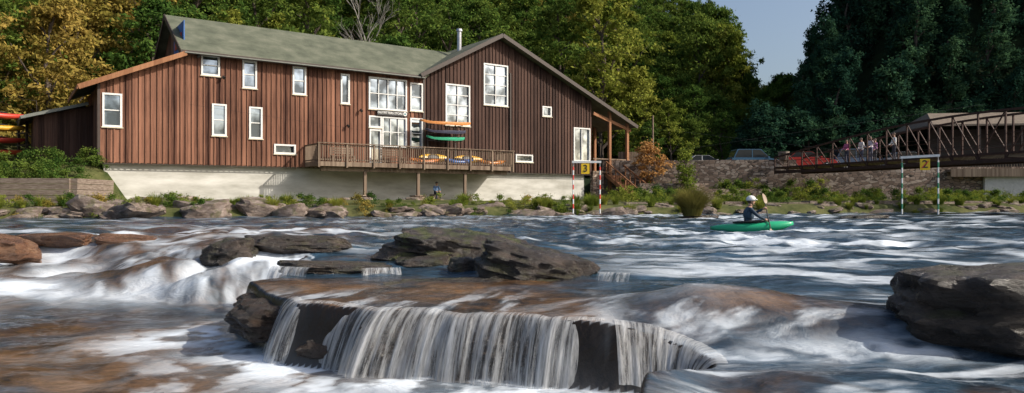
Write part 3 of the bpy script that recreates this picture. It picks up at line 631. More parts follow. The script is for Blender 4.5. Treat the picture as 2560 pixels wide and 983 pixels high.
while x<44:
    L=rnd.uniform(1,2.2); y=34+.27*x+3.2; w.box(0,L-.05,-.4,.4,.1,.62+rnd.uniform(-.06,.1),0,Matrix.Translation((x,y,0))@Matrix.Rotation(.26,4,'Z')); x+=L
w.obj('stone_ledge',[M_rockb])
m_as=noisy('asphalt',[(.04,.04,.04),(.06,.06,.06)],nscale=8,rough=.9)
w=MB(); w.v=[(9,61.2,PK+.16),(45,57.5,PK+.16),(45,68,PK+.16),(9,72,PK+.16)]; w.f=[[0,1,2,3]]; w.m=[0]; w.obj('parking_road',[m_as])
# ---------------- cars
M_tyre=plain('tyre',(.02,.02,.02),.9); M_cg=plain('car_glass',(.02,.025,.03),.08); M_lamp=plain('tail_lamp',(.4,.02,.02),.2); M_hl=plain('head_lamp',(.7,.7,.7),.1)
def car(x,y,col,rz,suv=False):
    p=plain('car_paint',col,.25,.2,.04); h=1.75 if suv else 1.5
    mb=MB(); body=[(-2.2,.35),(-2.25,.7),(-2.15,.98),(-1.3,1.03),(1.15,.98),(2.0,.85),(2.25,.65),(2.2,.35)]
    cab=[(-2.0,1.0),(-1.65,h),(.35,h),(1.15,.98)] if suv else [(-1.65,1.0),(-1.05,h),(.25,h),(1.1,.98)]
    mb.prism(body,-.88,.88,0)
    mb.prism(cab,-.76,.76,0)
    g=[(a*.93+(-.02),(z-1)*.86+1.05 if z>1.1 else 1.06) for a,z in cab]
    mb.prism(g,-.775,-.77,1); mb.prism(g,.77,.775,1)
    c=cab; mb.beam((c[3][0]-.06,0,1.08),(c[2][0]+.08,0,h-.1),1.35,.06,1); mb.beam((c[0][0]+.05,0,1.1),(c[1][0]-.03,0,h-.1),1.35,.06,1)
    mb.box(-.45,-.38,-.79,.79,1.0,h-.05,0)
    for wx in(-1.35,1.4):
        for sy in(-1,1): mb.tube([(wx,sy*.70,.33),(wx,sy*.91,.33)],[.33,.33],20,2); mb.tube([(wx,sy*.911,.33),(wx,sy*.92,.33)],[.2,.18],12,4)
    for sy in(-1,1): mb.box(-2.27,-2.2,sy*.7-.12,sy*.7+.12,.72,.88,3); mb.box(2.2,2.27,sy*.65-.15,sy*.65+.15,.6,.74,4); mb.box(.85,1.0,sy*.95-.09,sy*.95+.09,1.0,1.12,0)
    mb.obj('parked_car',[p,M_cg,M_tyre,M_lamp,M_hl],None,(x,y,PK+.165),rz)
car(20.6,61.4,(.05,.12,.20),.05,True); car(17.6,66.0,(.6,.6,.6),.05); car(24.9,60.9,(.45,.04,.03),-.1,False); car(29.2,61.0,(.07,.10,.16),.0,True); car(33.5,61,(.3,.3,.32),0)
w=MB(); w.tube([(12.9,66,3.0),(12.9,66,8.4)],[.11,.08],8); w.obj('utility_pole',[M_deck])
w=MB()
for k in range(14): w.box(9.0+k*.22,9.0+k*.22+.2,61.0,61.05,3.1,4.75)
w.obj('wooden_fence',[M_deck])
w=MB(); w.tube([(22.0,58.3,3.9),(22.0,58.3,4.2),(22.0,58.3,4.6)],[.3,.42,.45],12); w.obj('flower_planter',[M_rockb])
# ---------------- bridge
BR=empty('steel_truss_footbridge',(22,57.3,0),math.atan2(-10,2.8))
w=MB(); LB=36; zd=3.25
hh=lambda t: .78+1.5*math.sin(math.pi*min(max(t/LB,0),1))**1.05
npan=22; 
for sy in(-1.25,1.25):
    for k in range(npan):
        t0=LB*k/npan;t1=LB*(k+1)/npan
        w.beam((t0,sy,zd+hh(t0)),(t1,sy,zd+hh(t1)),.11,.12); w.beam((t0,sy,zd-.4),(t1,sy,zd-.4),.14,.2); 
        w.beam((t0,sy,zd-.02),(t1,sy,zd-.02),.08,.12)
        w.beam((t0,sy,zd-.4),(t0,sy,zd+hh(t0)),.08,.08)
        if k<npan/2: w.beam((t0,sy,zd+hh(t0)),(t1,sy,zd-.35),.055,.055)
        else: w.beam((t0,sy,zd-.35),(t1,sy,zd+hh(t1)),.055,.055)
        for q in(.5,1.05): w.beam((t0,sy*.95,zd+q),(t1,sy*.95,zd+q),.025,.03)
    w.beam((LB,sy,zd-.4),(LB,sy,zd+hh(LB)),.1,.1)
for k in range(npan+1): t=LB*k/npan; w.beam((t,-1.2,zd-.3),(t,1.2,zd-.3),.1,.14)
w.obj('truss',[M_rust],BR)
w=MB(); w.box(0,LB,-1.15,1.15,zd-.12,zd-.03); w.obj('deck_planks',[M_deck],BR)
w=MB(); w.box(LB-.5,LB+1.5,-1.6,1.6,-1.4,zd-.5); w.obj('abutment',[M_conc],BR)
RB=empty('riverside_shelter',(36.2,60,0),-.12)
w=MB(); w.slab([(-1.5,-1,6.9),(22,-1,6.9),(21,3.5,8.3),(0,3.5,8.3)],.15,0); w.slab([(0,3.503,8.3),(21,3.503,8.3),(22,8,6.9),(-1.5,8,6.9)],.15,0); w.slab([(-1.5,-1,6.9),(0,3.5,8.3),(-1.5,8,6.9)],.15,0)
for xx in np.arange(-1,22,3.2): w.box(xx,xx+.15,-.7,-.55,3.1,6.8,1)
w.box(0,20,3,3.2,3.1,6.8,1); w.obj('roof_and_posts',[noisy('brown_shingles',[(.12,.095,.075),(.22,.18,.14)],nscale=3),M_trim],RB)
w=MB(); w.box(-1.5,22,-4,-.8,2.9,3.1,0); w.box(-1.5,22,-4.05,-4.01,2.5,3.12,0)
w.box(-1.5,22,-4.05,-3.95,4.0,4.1,0)
for xx in np.arange(-1.5,22,.2): w.box(xx,xx+.04,-4.03,-3.99,3.1,4.0,0)
w.obj('terrace',[M_deck],RB)
w=MB(); w.box(1.2,22,-3.6,-3.3,.2,2.5,0); w.obj('concrete_base',[plain('painted_concrete',(.55,.54,.52),.8,0,.12)],RB)
# ---------------- slalom gates
M_y=plain('yellow_panel',(.85,.55,.02),.5,0,.03); M_red=plain('red_band',(.65,.05,.04)); M_grn=plain('green_band',(.03,.22,.12))
def gate(x0,y0,x1,y1,zt0,zt1,zb,numx,numtxt,band):
    G=empty('slalom_gate',(x0,y0,0),math.atan2(y1-y0,x1-x0)); L=math.hypot(x1-x0,y1-y0)
    w=MB(); w.beam((-.05,0,zt0),(L+.05,0,zt1),.06,.09,0)
    for xx,zt in((0,zt0),(L,zt1)):
        z=zb;k=0
        while z<zt-.25: z2=min(z+.2,zt-.2); w.tube([(xx,0,z),(xx,0,z2)],[.03,.03],10,k%2); z=z2;k+=1
        w.tube([(xx,0,zt-.25),(xx,0,zt)],[.008,.008],6,0)
    w.tube([(-16,0,zt0+2.4),(-.0,0,zt0)],[.003,.003],4,2); w.tube([(L,0,zt1),(L+16,0,zt1+2.4)],[.003,.003],4,2)
    w.obj('gate_poles',[M_white,band,M_black],G)
    w=MB(); w.box(numx-.17,numx+.17,-.06,-.045,zt0-.5,zt0-.07,0); w.obj('number_plate',[M_y],G)
    text(numtxt,.42,(numx,-.065,zt0-.285),0,M_black,G,'number')
    if numtxt=='2': 
        w=MB(); w.beam((numx-.12,-.08,zt0-.42),(numx+.12,-.08,zt0-.15),.004,.03); w.obj('slash',[M_red],G)
gate(.085*30,30,.1222*30,30,2.35,2.35,.2,.5,'3',M_red)
gate(.5417*28,28,.592*27.6,27.6,2.42,2.48,.22,.78,'2',M_grn)
# ---------------- people
M_skin=plain('skin',(.5,.29,.2),.55,0,.05); M_hair=plain('hair',(.06,.035,.02),.7)
def tube_hand(mb,wrist,dirv,up,m,grip=True):
    d=Vector(dirv).normalized(); u=Vector(up).normalized(); s=d.cross(u).normalized(); w0=Vector(wrist)
    mb.tube([w0-d*.02,w0+d*.03,w0+d*.085],[.026,.036,.034],8,m)
    for k,(o,l) in enumerate(((-.027,.065),(-.009,.075),(.009,.07),(.027,.055))):
        b0=w0+d*.075+s*o; c1=b0+d*l*.45-u*l*.15; c2=c1-u*l*(.5 if grip else .25)+d*l*(.05 if grip else .35); c3=c2-d*l*(.3 if grip else -.2)-u*l*.1
        mb.tube([b0,c1,c2,c3],[.0105,.0095,.0085,.007],6,m)
    b0=w0+d*.03+s*-.03; mb.tube([b0,b0-s*.03+d*.02-u*.01,b0-s*.02+d*.05-u*.03],[.012,.011,.008],6,m)
def person(name,loc,rz,J,mats,hat=None,parent=None,holding=False):
    P=empty(name,loc,rz)
    chain=[('pelvis',.135,1),('belly',.125,0),('chest',.15,0),('neckb',.075,0),('neck',.05,3)]
    V=[];E=[];Rr=[];Mi=[];ix={}
    def add(n,p,r,m): ix[n]=len(V);V.append(Vector(p));Rr.append(r);Mi.append(m)
    for n,r,m in chain: add(n,J[n],r,m)
    for a,b_ in zip(chain[:-1],chain[1:]): E.append((ix[a[0]],ix[b_[0]]))
    for sd in 'LR':
        for n,r,m,pv in(('sho',.062,0,'chest'),('elb',.045,0,'sho'),('wri',.03,0,'elb')): add(n+sd,J[n+sd],r,m); E.append((ix[pv+(sd if pv!='chest' else '')],ix[n+sd]))
        for n,r,m,pv in(('hip',.095,1,'pelvis'),('kne',.065,1,'hip'),('ank',.043,1,'kne'),('toe',.038,2,'ank')): add(n+sd,J[n+sd],r,m); E.append((ix[pv+(sd if pv!='pelvis' else '')],ix[n+sd]))
    me=bpy.data.meshes.new('b'); me.from_pydata(V,E,[]); o=bpy.data.objects.new('body',me); link(o)
    md=o.modifiers.new('s','SKIN'); md.use_smooth_shade=True
    sv=me.skin_vertices[0].data
    for i,r in enumerate(Rr): sv[i].radius=(r*.95,r*1.05) ; sv[i].use_root=(i==0)
    o.modifiers.new('ss','SUBSURF').levels=2
    dg=bpy.context.evaluated_depsgraph_get(); m2=bpy.data.meshes.new_from_object(o.evaluated_get(dg)); o.modifiers.clear(); o.data=m2; o.parent=P
    m2.materials.clear()
    for q in (mats[0],mats[1],mats[2],M_skin): m2.materials.append(q)
    for p in m2.polygons:
        c=p.center; best=1e9;bi=0
        for a,b_ in E:
            A=V[a];Bq=V[b_]; ab=Bq-A; t=max(0,min(1,(c-A).dot(ab)/max(ab.length_squared,1e-9))); d=(c-A-ab*t).length
            if d<best: best=d; bi=Mi[b_] if (t>.35 or a!=0) else Mi[a]
        p.material_index=bi
        p.use_smooth=True
    mb=MB(); nk=Vector(J['neck']); hd=Vector(J['head']); 
    def hf(p):
        q=p.copy()
        if q.z<-.1: q.x*=1+.10*q.z; q.y*=1+.28*q.z
        if q.x>.8 and abs(q.y)<.2 and -.35<q.z<.15: q.x*=1.16
        return q
    mb.tube([nk-Vector((0,0,.06)),hd-Vector((.02,0,.05))],[.055,.052],10,0)
    mb.ell(hd,(.098,.077,.118),0,20,14,hf)
    for sy in(-1,1):
        mb.ell(hd+Vector((.088,sy*.032,.005)),(.010,.014,.009),2,8,6); mb.ell(hd+Vector((-.005,sy*.078,-.01)),(.02,.01,.032),0,8,6)
    mb.ell(hd+Vector((.088,0,-.062)),(.010,.026,.008),3,8,6)
    mb.ell(hd+Vector((-.014,0,.022)),(.098,.085,.108),1,18,10)
    for sd in 'LR':
        wv=Vector(J['wri'+sd]); ev=Vector(J['elb'+sd]); tube_hand(mb,wv,wv-ev,(0,0,1) if abs((wv-ev).normalized().z)<.8 else (1,0,0),0,holding)
    o=mb.obj('head_and_hands',[M_skin,M_hair,M_black,plain('lips',(.4,.15,.12))],P,smooth=True)
    if hat=='helmet':
        mb=MB(); mb.ell(hd+Vector((-.005,0,.045)),(.135,.115,.115),0,20,12,lambda p:Vector((p.x,p.y,max(p.z,-.25)))); mb.tube([hd+Vector((.10,-.09,.05)),hd+Vector((.155,0,.04)),hd+Vector((.10,.09,.05))],[.012,.018,.012],6,0)
        mb.tube([hd+Vector((0,.09,.03)),hd+Vector((.03,.06,-.10)),hd+Vector((.03,-.06,-.10)),hd+Vector((0,-.09,.03))],[.008]*4,5,1)
        mb.obj('helmet',[M_white,M_black],P,smooth=True)
    if hat=='cap':
        mb=MB(); mb.ell(hd+Vector((-.005,0,.06)),(.11,.095,.08),0,16,8); mb.ell(hd+Vector((.0,0,.05)),(.17,.15,.012),0,16,6); mb.obj('hat',[plain('dark_hat',(.05,.05,.05))],P,smooth=True)
    return P
def stand(h=1.72,armf=.0):
    k=h/1.72
    J=dict(pelvis=(0,0,.95),belly=(.0,0,1.1),chest=(.0,0,1.30),neckb=(0,0,1.43),neck=(0,0,1.50),head=(.02,0,1.61))
    for sd,s in(('L',1),('R',-1)):
        J['sho'+sd]=(0,s*.17,1.39); J['elb'+sd]=(-.02+armf*.3,s*.24,1.12); J['wri'+sd]=(.05+armf*.9,s*.2,.90+armf*.4)
        J['hip'+sd]=(0,s*.09,.88); J['kne'+sd]=(.03,s*.10,.49); J['ank'+sd]=(-.02,s*.11,.08); J['toe'+sd]=(.12,s*.12,.04)
    return {a:tuple(c*k for c in b_) for a,b_ in J.items()}
def fab(c): return plain('cloth',c,.85,0,.1)
zt=3.25-.03
an=math.atan2(-10,2.8)
for t,yy,col,leg,arm,hh_ in((7.3,-.7,(.60,.15,.32),(.08,.08,.12),.25,1.66),(8.1,-.2,(.75,.72,.7),(.10,.11,.17),.1,1.75),(9.5,-.7,(.66,.6,.68),(.10,.10,.14),.3,1.72),(11.3,-.5,(.8,.8,.8),(.06,.06,.08),.2,1.82),(8.7,.4,(.45,.2,.4),(.06,.06,.07),.15,1.66)):
    x=22+t*math.cos(an)-yy*math.sin(an); y=57.3+t*math.sin(an)+yy*math.cos(an)
    person('bridge_visitor',(x,y,zt),math.radians(190)+rnd.uniform(-.4,.4),stand(hh_,arm),(fab(col),fab(leg),M_black))
J=dict(pelvis=(0,0,.52),belly=(.02,0,.68),chest=(.05,0,.86),neckb=(.08,0,.98),neck=(.10,0,1.04),head=(.13,0,1.14))
for sd,s in(('L',1),('R',-1)):
    J['sho'+sd]=(.05,s*.17,.94); J['elb'+sd]=(.15,s*.24,.70); J['wri'+sd]=(.36,s*.14,.62)
    J['hip'+sd]=(.05,s*.09,.50); J['kne'+sd]=(.45,s*.14,.50); J['ank'+sd]=(.42,s*.14,.09); J['toe'+sd]=(.56,s*.15,.05)
px,py,_=Bw(20.1,-.9,0); pz=gz(px,py)
person('seated_man',(px,py,pz),math.radians(-60),J,(fab((.10,.17,.30)),fab((.04,.05,.08)),M_black),'cap')
w=MB(); w.box(-.35,.22,-.3,.3,0,.42); w.obj('stone_seat',[M_stone],None,(px,py,pz),math.radians(-60))
KX,KY=6.65,20.0
J=dict(pelvis=(0,0,.12),belly=(.02,0,.28),chest=(.05,0,.47),neckb=(.07,0,.60),neck=(.085,0,.67),head=(.11,0,.78))
for sd,s in(('L',1),('R',-1)):
    J['sho'+sd]=(.06,s*.18,.56)
    J['hip'+sd]=(.05,s*.09,.12); J['kne'+sd]=(.40,s*.16,.18); J['ank'+sd]=(.72,s*.08,.10); J['toe'+sd]=(.8,s*.08,.14)
J['elbR']=(.22,-.30,.38); J['wriR']=(.44,-.20,.28); J['elbL']=(.25,.28,.44); J['wriL']=(.46,.12,.56)
KP=person('kayaker',(KX-.12,KY,-.02),-.12,J,(fab((.03,.05,.08)),fab((.03,.03,.03)),M_black),'helmet',None,True)
mb=MB(); mb.ell((.045,0,.42),(.155,.20,.20),0,18,10); mb.obj('buoyancy_vest',[fab((.04,.07,.11))],KP,smooth=True)
k_=kayak_mb(2.2,.64,.34,.05); o=place(k_,'green_kayak',[km((.02,.38,.18)),M_black],(KX,KY,.0),(0,math.radians(-4),-.25))
mb=MB(); a=Vector((.52,-.50,.02)); b_=Vector((.56,.34,.72)); d=(b_-a).normalized(); mb.tube([a,b_],[.016,.016],8,0)
for p,s in((a,-1),(b_,1)):
    q=p+d*s*.20; u=Vector((.75,.45,-.3)).normalized(); u=(u-d*u.dot(d)).normalized()
    T0=Matrix.Translation(q)@Matrix((u,d,u.cross(d))).transposed().to_4x4()
    i=len(mb.v)
    for k in range(16):
        an_=2*math.pi*k/16; mb.v.append(tuple(T0@Vector((.08*math.cos(an_),.22*math.sin(an_),.01+.02*math.cos(an_)**2))))
    for k in range(16):
        an_=2*math.pi*k/16; mb.v.append(tuple(T0@Vector((.075*math.cos(an_),.215*math.sin(an_),-.005+.02*math.cos(an_)**2))))
    mb.f.append([i+k for k in range(16)]); mb.m.append(1); mb.f.append([i+16+k for k in range(16)][::-1]); mb.m.append(1)
    for k in range(16): l=(k+1)%16; mb.f.append([i+k,i+16+k,i+16+l,i+l]); mb.m.append(1)
mb.obj('paddle',[M_black,plain('paddle_blade',(.30,.22,.15),.4)],KP)
# ---------------- vegetation
def leafmat(name,c1,c2,c3):
    m,nt,b=mat(name); nt.nodes.remove(b); oi=N(nt,'ShaderNodeObjectInfo'); g=N(nt,'ShaderNodeNewGeometry')
    n=N(nt,'ShaderNodeTexNoise',Scale=.35,Detail=3); nt.links.new(g.outputs['Position'],n.inputs['Vector'])
    a=N(nt,'ShaderNodeMath',operation='MULTIPLY_ADD'); nt.links.new(g.outputs['Random Per Island'],a.inputs[0]); a.inputs[1].default_value=.35; 
    a2=N(nt,'ShaderNodeMath',operation='MULTIPLY_ADD'); nt.links.new(oi.outputs['Random'],a2.inputs[0]); a2.inputs[1].default_value=.45; nt.links.new(n.outputs['Fac'],a2.inputs[2])
    nt.links.new(a2.outputs[0],a.inputs[2])
    mr=N(nt,'ShaderNodeMapRange'); mr.inputs['From Min'].default_value=.35; mr.inputs['From Max'].default_value=1.2; nt.links.new(a.outputs[0],mr.inputs[0])
    r=N(nt,'ShaderNodeValToRGB'); r.color_ramp.elements[0].color=c4(c1); r.color_ramp.elements[1].color=c4(c3); e=r.color_ramp.elements.new(.5); e.color=c4(c2)
    nt.links.new(mr.outputs[0],r.inputs[0])
    d=N(nt,'ShaderNodeBsdfDiffuse'); t=N(nt,'ShaderNodeBsdfTranslucent'); ms=N(nt,'ShaderNodeMixShader',Fac=.3)
    nt.links.new(r.outputs[0],d.inputs[0]); nt.links.new(r.outputs[0],t.inputs[0]); nt.links.new(d.outputs[0],ms.inputs[1]); nt.links.new(t.outputs[0],ms.inputs[2])
    nt.links.new(ms.outputs[0],nt.nodes['Material Output'].inputs[0]); return m
M_bark=noisy('bark',[(.06,.045,.035),(.14,.11,.09)],(3,3,.6),3,.9,.5)
L_green=leafmat('leaves_green',(.024,.060,.015),(.065,.125,.026),(.15,.20,.038))
L_yel=leafmat('leaves_yellow_green',(.06,.10,.018),(.15,.20,.032),(.28,.29,.055))
L_gold=leafmat('leaves_golden',(.09,.09,.02),(.22,.185,.04),(.38,.27,.07))
L_dark=leafmat('leaves_kudzu',(.012,.038,.030),(.028,.074,.046),(.065,.13,.06))  # dark blue-green, with the hillside's shade put into the leaf colour
L_org=leafmat('leaves_orange',(.2,.10,.03),(.34,.17,.06),(.45,.26,.10))
L_grass=leafmat('grass_blades',(.08,.08,.02),(.16,.15,.04),(.28,.22,.08))
def quads(C,Nn,S,rng,aspect=1.4):
    n=len(C); t=rng.normal(size=(n,3)); u=np.cross(Nn,t); u/=np.linalg.norm(u,axis=1,keepdims=True)+1e-9; w=np.cross(Nn,u); 
    S=S[:,None]; V=np.stack([C-u*S*aspect,C-w*S*.7+u*S*.1,C+u*S*aspect,C+w*S*.7+u*S*.1],1)
    return V.reshape(-1,3)
def tree_mesh(name,seed,h,r,base,lobes,clumps,per,ls,leaf,column=False,trunk=True):
    rng=np.random.default_rng(seed); rr=random.Random(seed); mb=MB()
    tz=[0,h*.3,h*.6,h*.88]; tx=[0,rr.uniform(-.3,.3),rr.uniform(-.5,.5),rr.uniform(-.6,.6)]; ty=[0,rr.uniform(-.3,.3),rr.uniform(-.5,.5),rr.uniform(-.6,.6)]
    if trunk: mb.tube([(tx[i],ty[i],tz[i]-.3*(i==0)) for i in range(4)],[h*.018+.03,h*.014+.02,h*.009+.01,.02],7)
    LB_=[]
    for k in range(lobes):
        z=base*h+(1-base)*h*((k+.5)/lobes)+rr.uniform(-.05,.05)*h; f=(z/h-base)/(1-base)
        env=r*(math.sin(math.pi*min(1,max(.08,f*.8+.2)))**.6 if not column else (.9-.5*f))
        an=k*2.4+rr.uniform(-.5,.5); q=env*rr.uniform(.25,.75); lr=env*rr.uniform(.38,.62)+.12*r
        c=np.array([math.cos(an)*q+np.interp(z,tz,tx),math.sin(an)*q+np.interp(z,tz,ty),z]); LB_.append((c,lr))
        if trunk:
            z0=max(.15*h,z-q*1.1-.4); a0=(float(np.interp(z0,tz,tx)),float(np.interp(z0,tz,ty)),z0)
            mid=[(a0[i]+c[i])/2+rr.uniform(-.2,.2) for i in range(3)]; mb.tube([a0,mid,tuple(c)],[h*.007+.01,h*.005+.01,.015],5)
            for _ in range(2):
                dd=rng.normal(size=3); dd/=np.linalg.norm(dd); mb.tube([tuple(c),tuple(c+dd*lr*.8)],[.02,.008],4)
    C=[];NN=[];S=[]
    for k in range(clumps):
        c,lr=LB_[rng.integers(lobes)]; d=rng.normal(size=3); d/=np.linalg.norm(d); 
        if d[2]<-.3: d[2]*=.4
        rad=lr*rng.uniform(.45,1.12); cc=c+d*rad*np.array([1,1,.85 if not column else 1.6])
        cr=rng.uniform(.35,.75)*(.25+.12*r)
        m_=rng.normal(size=(per,3))*cr*np.array([1,1,.55 if not column else 1.1])*.75
        C.append(cc+m_); nn=rng.normal(size=(per,3))*.75+d*.7+np.array([0,0,.45]); NN.append(nn/np.linalg.norm(nn,axis=1,keepdims=True)); S.append(ls*rng.uniform(.6,1.25,per))
    C=np.concatenate(C);NN=np.concatenate(NN);S=np.concatenate(S); V=quads(C,NN,S,rng)
    nb=len(mb.v); vs=np.concatenate([np.array(mb.v).reshape(-1,3),V]) if nb else V
    F=mb.f+(np.arange(len(V)).reshape(-1,4)+nb).tolist(); me=bpy.data.meshes.new(name); me.from_pydata(vs.tolist(),[],F)
    me.materials.append(M_bark); me.materials.append(leaf); me.polygons.foreach_set('material_index',mb.m+[1]*(len(V)//4)); me.update(); return me
TG=[tree_mesh('tree_g%d'%i,40+i,h,r,.22,l,190,42,.125,L_green) for i,(h,r,l) in enumerate(((13,3.6,14),(11,3.9,12),(15,3.3,15)))]
TY=[tree_mesh('tree_y%d'%i,50+i,h,r,.2,l,190,42,.125,L_yel) for i,(h,r,l) in enumerate(((12,3.4,13),(15,3.0,15)))]
TO=[tree_mesh('tree_o%d'%i,60+i,h,r,.15,l,190,42,.115,L_gold) for i,(h,r,l) in enumerate(((11,3.6,13),(13,3.4,14)))]
TK=[tree_mesh('tree_k%d'%i,70+i,h,r,.0,l,230,36,.15,L_dark,True) for i,(h,r,l) in enumerate(((15,2.8,16),(18,2.5,18),(11,3.2,12)))]
BU=[tree_mesh('bush%d'%i,80+i,1.1,.8,.1,5,26,26,.05,lf,False,False) for i,lf in enumerate((L_green,L_yel,L_gold))]
def inst(me,name,x,y,z,s,parent=None,sx=None):
    o=bpy.data.objects.new(name,me); o.location=(x,y,z); o.rotation_euler=(0,0,rnd.uniform(0,6.28)); o.scale=(s*(sx or 1),s*(sx or 1),s); return link(o,parent)
FR=empty('hillside_forest')
def DD(x,y): return -(x+22.2)*.5736+(y-38.6)*.8192
cnt=0
gx=-95.
while gx<62:
    gy=48.
    while gy<150:
        x=gx+rnd.uniform(-2.2,2.2); y=gy+rnd.uniform(-2.2,2.2); D=DD(x,y)
        if 16<D<68 and abs(x/y)<.86 and x<X0f(y)-1 and (x<24 or y>88):
            p=rnd.random(); near=X0f(y)-x
            if x/y<-.47 and p<.42: me=rnd.choice(TO)
            elif p<.17: me=rnd.choice(TY)
            elif p<.19: me=rnd.choice(TO)
            else: me=rnd.choice(TG)
            inst(me,'tree',x,y,gz(x,y)-.4,rnd.uniform(.75,1.2)*(.75 if near<9 else 1),FR); cnt+=1
        gy+=4.7
    gx+=4.7
for yy in(108.,122.,134.):
    for kk,el in((.256,.28),(.268,.268),(.282,.258),(.296,.246),(.310,.225),(.322,.19),(.334,.165),(.347,.150),(.360,.158),(.372,.185)):
        x=(kk+rnd.uniform(-.006,.006))*yy; y=yy+rnd.uniform(-3,3); z=gz(x,y); s=(.85+el*y*rnd.uniform(.90,1.0)-z)/12.5
        if s>.3: inst(rnd.choice(TG[:2]+TY[:1]),'tree',x,y,z-.4,s,FR,min(1,1.0/s**.5 if s>1 else 1)); cnt+=1
RF=empty('kudzu_covered_hillside')
gx=25.
while gx<125:
    gy=64.
    while gy<138:
        x=gx+rnd.uniform(-1.7,1.7); y=gy+rnd.uniform(-1.7,1.7)
        if x>X0f(y)+1.0 and x/y<.95 and y>69.5-.05*(x-28) :
            ed=min(1,max(.5,.5+(x-X0f(y))*.06))
            inst(rnd.choice(TK),'tree',x,y,gz(x,y)-1,rnd.uniform(.7,1.05)*ed,RF,rnd.uniform(.85,1.2)); cnt+=1
        gy+=3.6
    gx+=3.6
for k in range(55):
    x=rnd.uniform(22,58); y=70-.06*(x-25)+rnd.uniform(-1,2); inst(TK[2],'tree',x,y,gz(x,y)-.5,rnd.uniform(.35,.65),RF,1.3)
for me,x,y,s in((TO[0],-31,48,1.05),(TO[1],-36.5,47,1.0),(TO[0],-35,55,1.3),(TG[0],-27,54,1.0),(TO[1],-30,60,1.2),(TG[1],-24,60,1.0),(TG[2],-18,64,1.1),(TO[0],-40,42,.9),
    (TY[1],9.8,78,1.45),(TY[1],12.5,84,1.5),(TG[2],5,80,1.3),(TY[0],14.5,80,1.0),(TG[0],17.5,82,.9),(TY[0],16.5,75,.65),(TG[0],20.5,80,.8),(TG[1],24,86,.9),(TY[0],40.5,66,.45),(TG[1],12,74,.5),(TG[0],14,73,.45),(TG[1],19,76,.55),(TG[0],22.5,77,.55)):
    inst(me,'deciduous_tree',x,y,gz(x,y)-.3,s)
# bare grey tree
def bare(seed):
    rr=random.Random(seed); mb=MB()
    def br(p,d,L,r,dep):
        q=p+d*L; mid=(p+q)/2+Vector((rr.uniform(-1,1),rr.uniform(-1,1),0))*L*.06
        mb.tube([p,mid,q],[r,r*.8,r*.6],5)
        if dep==0: return
        for k in range(4 if dep>1 else 3):
            t=rr.uniform(.35,1); a=rr.uniform(0,6.28); nd=(d+Vector((math.cos(a),math.sin(a),rr.uniform(-.1,.4)))*rr.uniform(.5,.9)).normalized()
            br(p+d*L*t,nd,L*rr.uniform(.45,.7),r*.5,dep-1)
    br(Vector((0,0,-.5)),Vector((0,0,1)),7.5,.17,4); 
    me=mb.obj('bare_tree',[plain('grey_bark',(.30,.28,.25),.9)]); return me
o=bare(5); o.location=(-14.2,71.5,gz(-14.2,71.5)+3.0); o.scale=(.9,.9,1.15)
inst(tree_mesh('orange_shrub',91,3.2,1.6,.1,8,60,34,.09,L_org),'orange_shrub',11.3,59.0,1.8,1.05)
inst(tree_mesh('tall_shrub',92,3.6,.85,.05,9,60,26,.07,L_yel,True),'green_shrub',12.6,51.2,.6,1.0)
GB=empty('bank_undergrowth')
for k in range(170):
    x=rnd.uniform(6,44); y=34+.27*x+rnd.uniform(3.6,15); 
    if y<56: inst(rnd.choice(BU[:2]),'bush',x,y,gz(x,y)-.1,rnd.uniform(.3,.9),GB)
for k in range(90):
    x=rnd.uniform(-27,3); y=34+.27*x+rnd.uniform(-.2,3); inst(rnd.choice(BU),'bush',x,y,gz(x,y)-.1,rnd.uniform(.25,.6),GB)
for k in range(80):
    x=rnd.uniform(-36,-21.8); y=rnd.uniform(35.5,39)+.13*(x+20); inst(rnd.choice(BU[:1]),'bush',x,y,gz(x,y)-.1,rnd.uniform(.5,.95),GB)
for k in range(25):
    x=rnd.uniform(22,45); y=60+rnd.uniform(-1,2)-.12*(x-22)+9; inst(BU[0],'bush',x,y,gz(x,y)-.1,rnd.uniform(.8,1.5),GB)
for k in range(26):
    x=rnd.uniform(9,24); y=np.interp(x,[7,23],[60,58.4])-.8; inst(BU[rnd.choice((0,0,1))],'bush',x,y,rnd.uniform(.4,1.2),rnd.uniform(.6,1.3),GB)
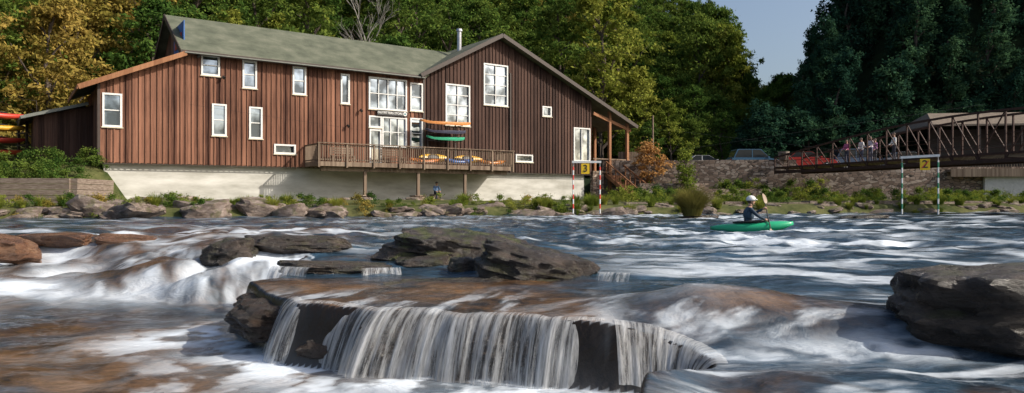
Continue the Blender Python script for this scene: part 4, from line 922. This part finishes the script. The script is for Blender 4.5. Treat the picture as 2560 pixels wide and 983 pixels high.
def grass(name,n,h,r,seed,leaf):
    rr=random.Random(seed); mb=MB()
    for k in range(n):
        a=rr.uniform(0,6.28); q=r*.35*math.sqrt(rr.random()); x=q*math.cos(a);y=q*math.sin(a); L=h*rr.uniform(.6,1.1); out=r*rr.uniform(.2,1.0); w_=.012
        i=len(mb.v); ca,sa=math.cos(a+rr.uniform(-.5,.5)),math.sin(a+rr.uniform(-.5,.5))
        for t in(0,.4,.75,1):
            px_=x+ca*out*t*t; py_=y+sa*out*t*t; z=L*(t-.35*t*t*(out/r)); ww=w_*(1-t*.85); mb.v+=[(px_-sa*ww,py_+ca*ww,z),(px_+sa*ww,py_-ca*ww,z)]
        for j in range(3): mb.f.append([i+2*j,i+2*j+1,i+2*j+3,i+2*j+2]); mb.m.append(0)
    me=bpy.data.meshes.new(name); me.from_pydata(mb.v,[],mb.f); me.materials.append(leaf); return me
inst(grass('grass_tussock',2600,1.25,1.0,1,L_grass),'grass_tussock',7.3,29.2,.12,1.0)
gm=grass('grass_tuft',260,.55,.4,2,L_yel)
for k in range(110):
    x=rnd.uniform(-26,42); y=34+.27*x+rnd.uniform(-.3,3.0); inst(gm,'grass_tuft',x,y,gz(x,y),rnd.uniform(.6,1.3),GB)
# ---------------- camera, sun, world
cam=bpy.data.cameras.new('camera'); cam.sensor_width=36; cam.lens=1800/2560*36; cam.clip_end=5000; cam.shift_y=3.5/2560
co=bpy.data.objects.new('camera',cam); co.location=(0,0,.85); co.rotation_euler=(math.radians(90),0,0); link(co); sc.camera=co
EL=math.radians(35); hx,hy=.98,-.20
sdv=Vector((hx*math.cos(EL),hy*math.cos(EL),math.sin(EL)))
su=bpy.data.lights.new('sun','SUN'); su.energy=5.0; su.angle=math.radians(.5); su.color=(1,.92,.80)
so=bpy.data.objects.new('sun',su); so.rotation_euler=sdv.to_track_quat('Z','Y').to_euler(); link(so)
wd=bpy.data.worlds.new('World'); sc.world=wd; wd.use_nodes=True; nt=wd.node_tree
sk=nt.nodes.new('ShaderNodeTexSky'); sk.sky_type='NISHITA'; sk.sun_disc=False; sk.sun_elevation=EL; sk.sun_rotation=math.atan2(sdv.x,sdv.y); sk.dust_density=4.0; sk.ozone_density=1.5
bg=nt.nodes['Background']; bg.inputs[1].default_value=.15; nt.links.new(sk.outputs[0],bg.inputs[0])
sc.view_settings.view_transform='Standard'; sc.view_settings.look='None'; sc.view_settings.exposure=0
print('trees',cnt)
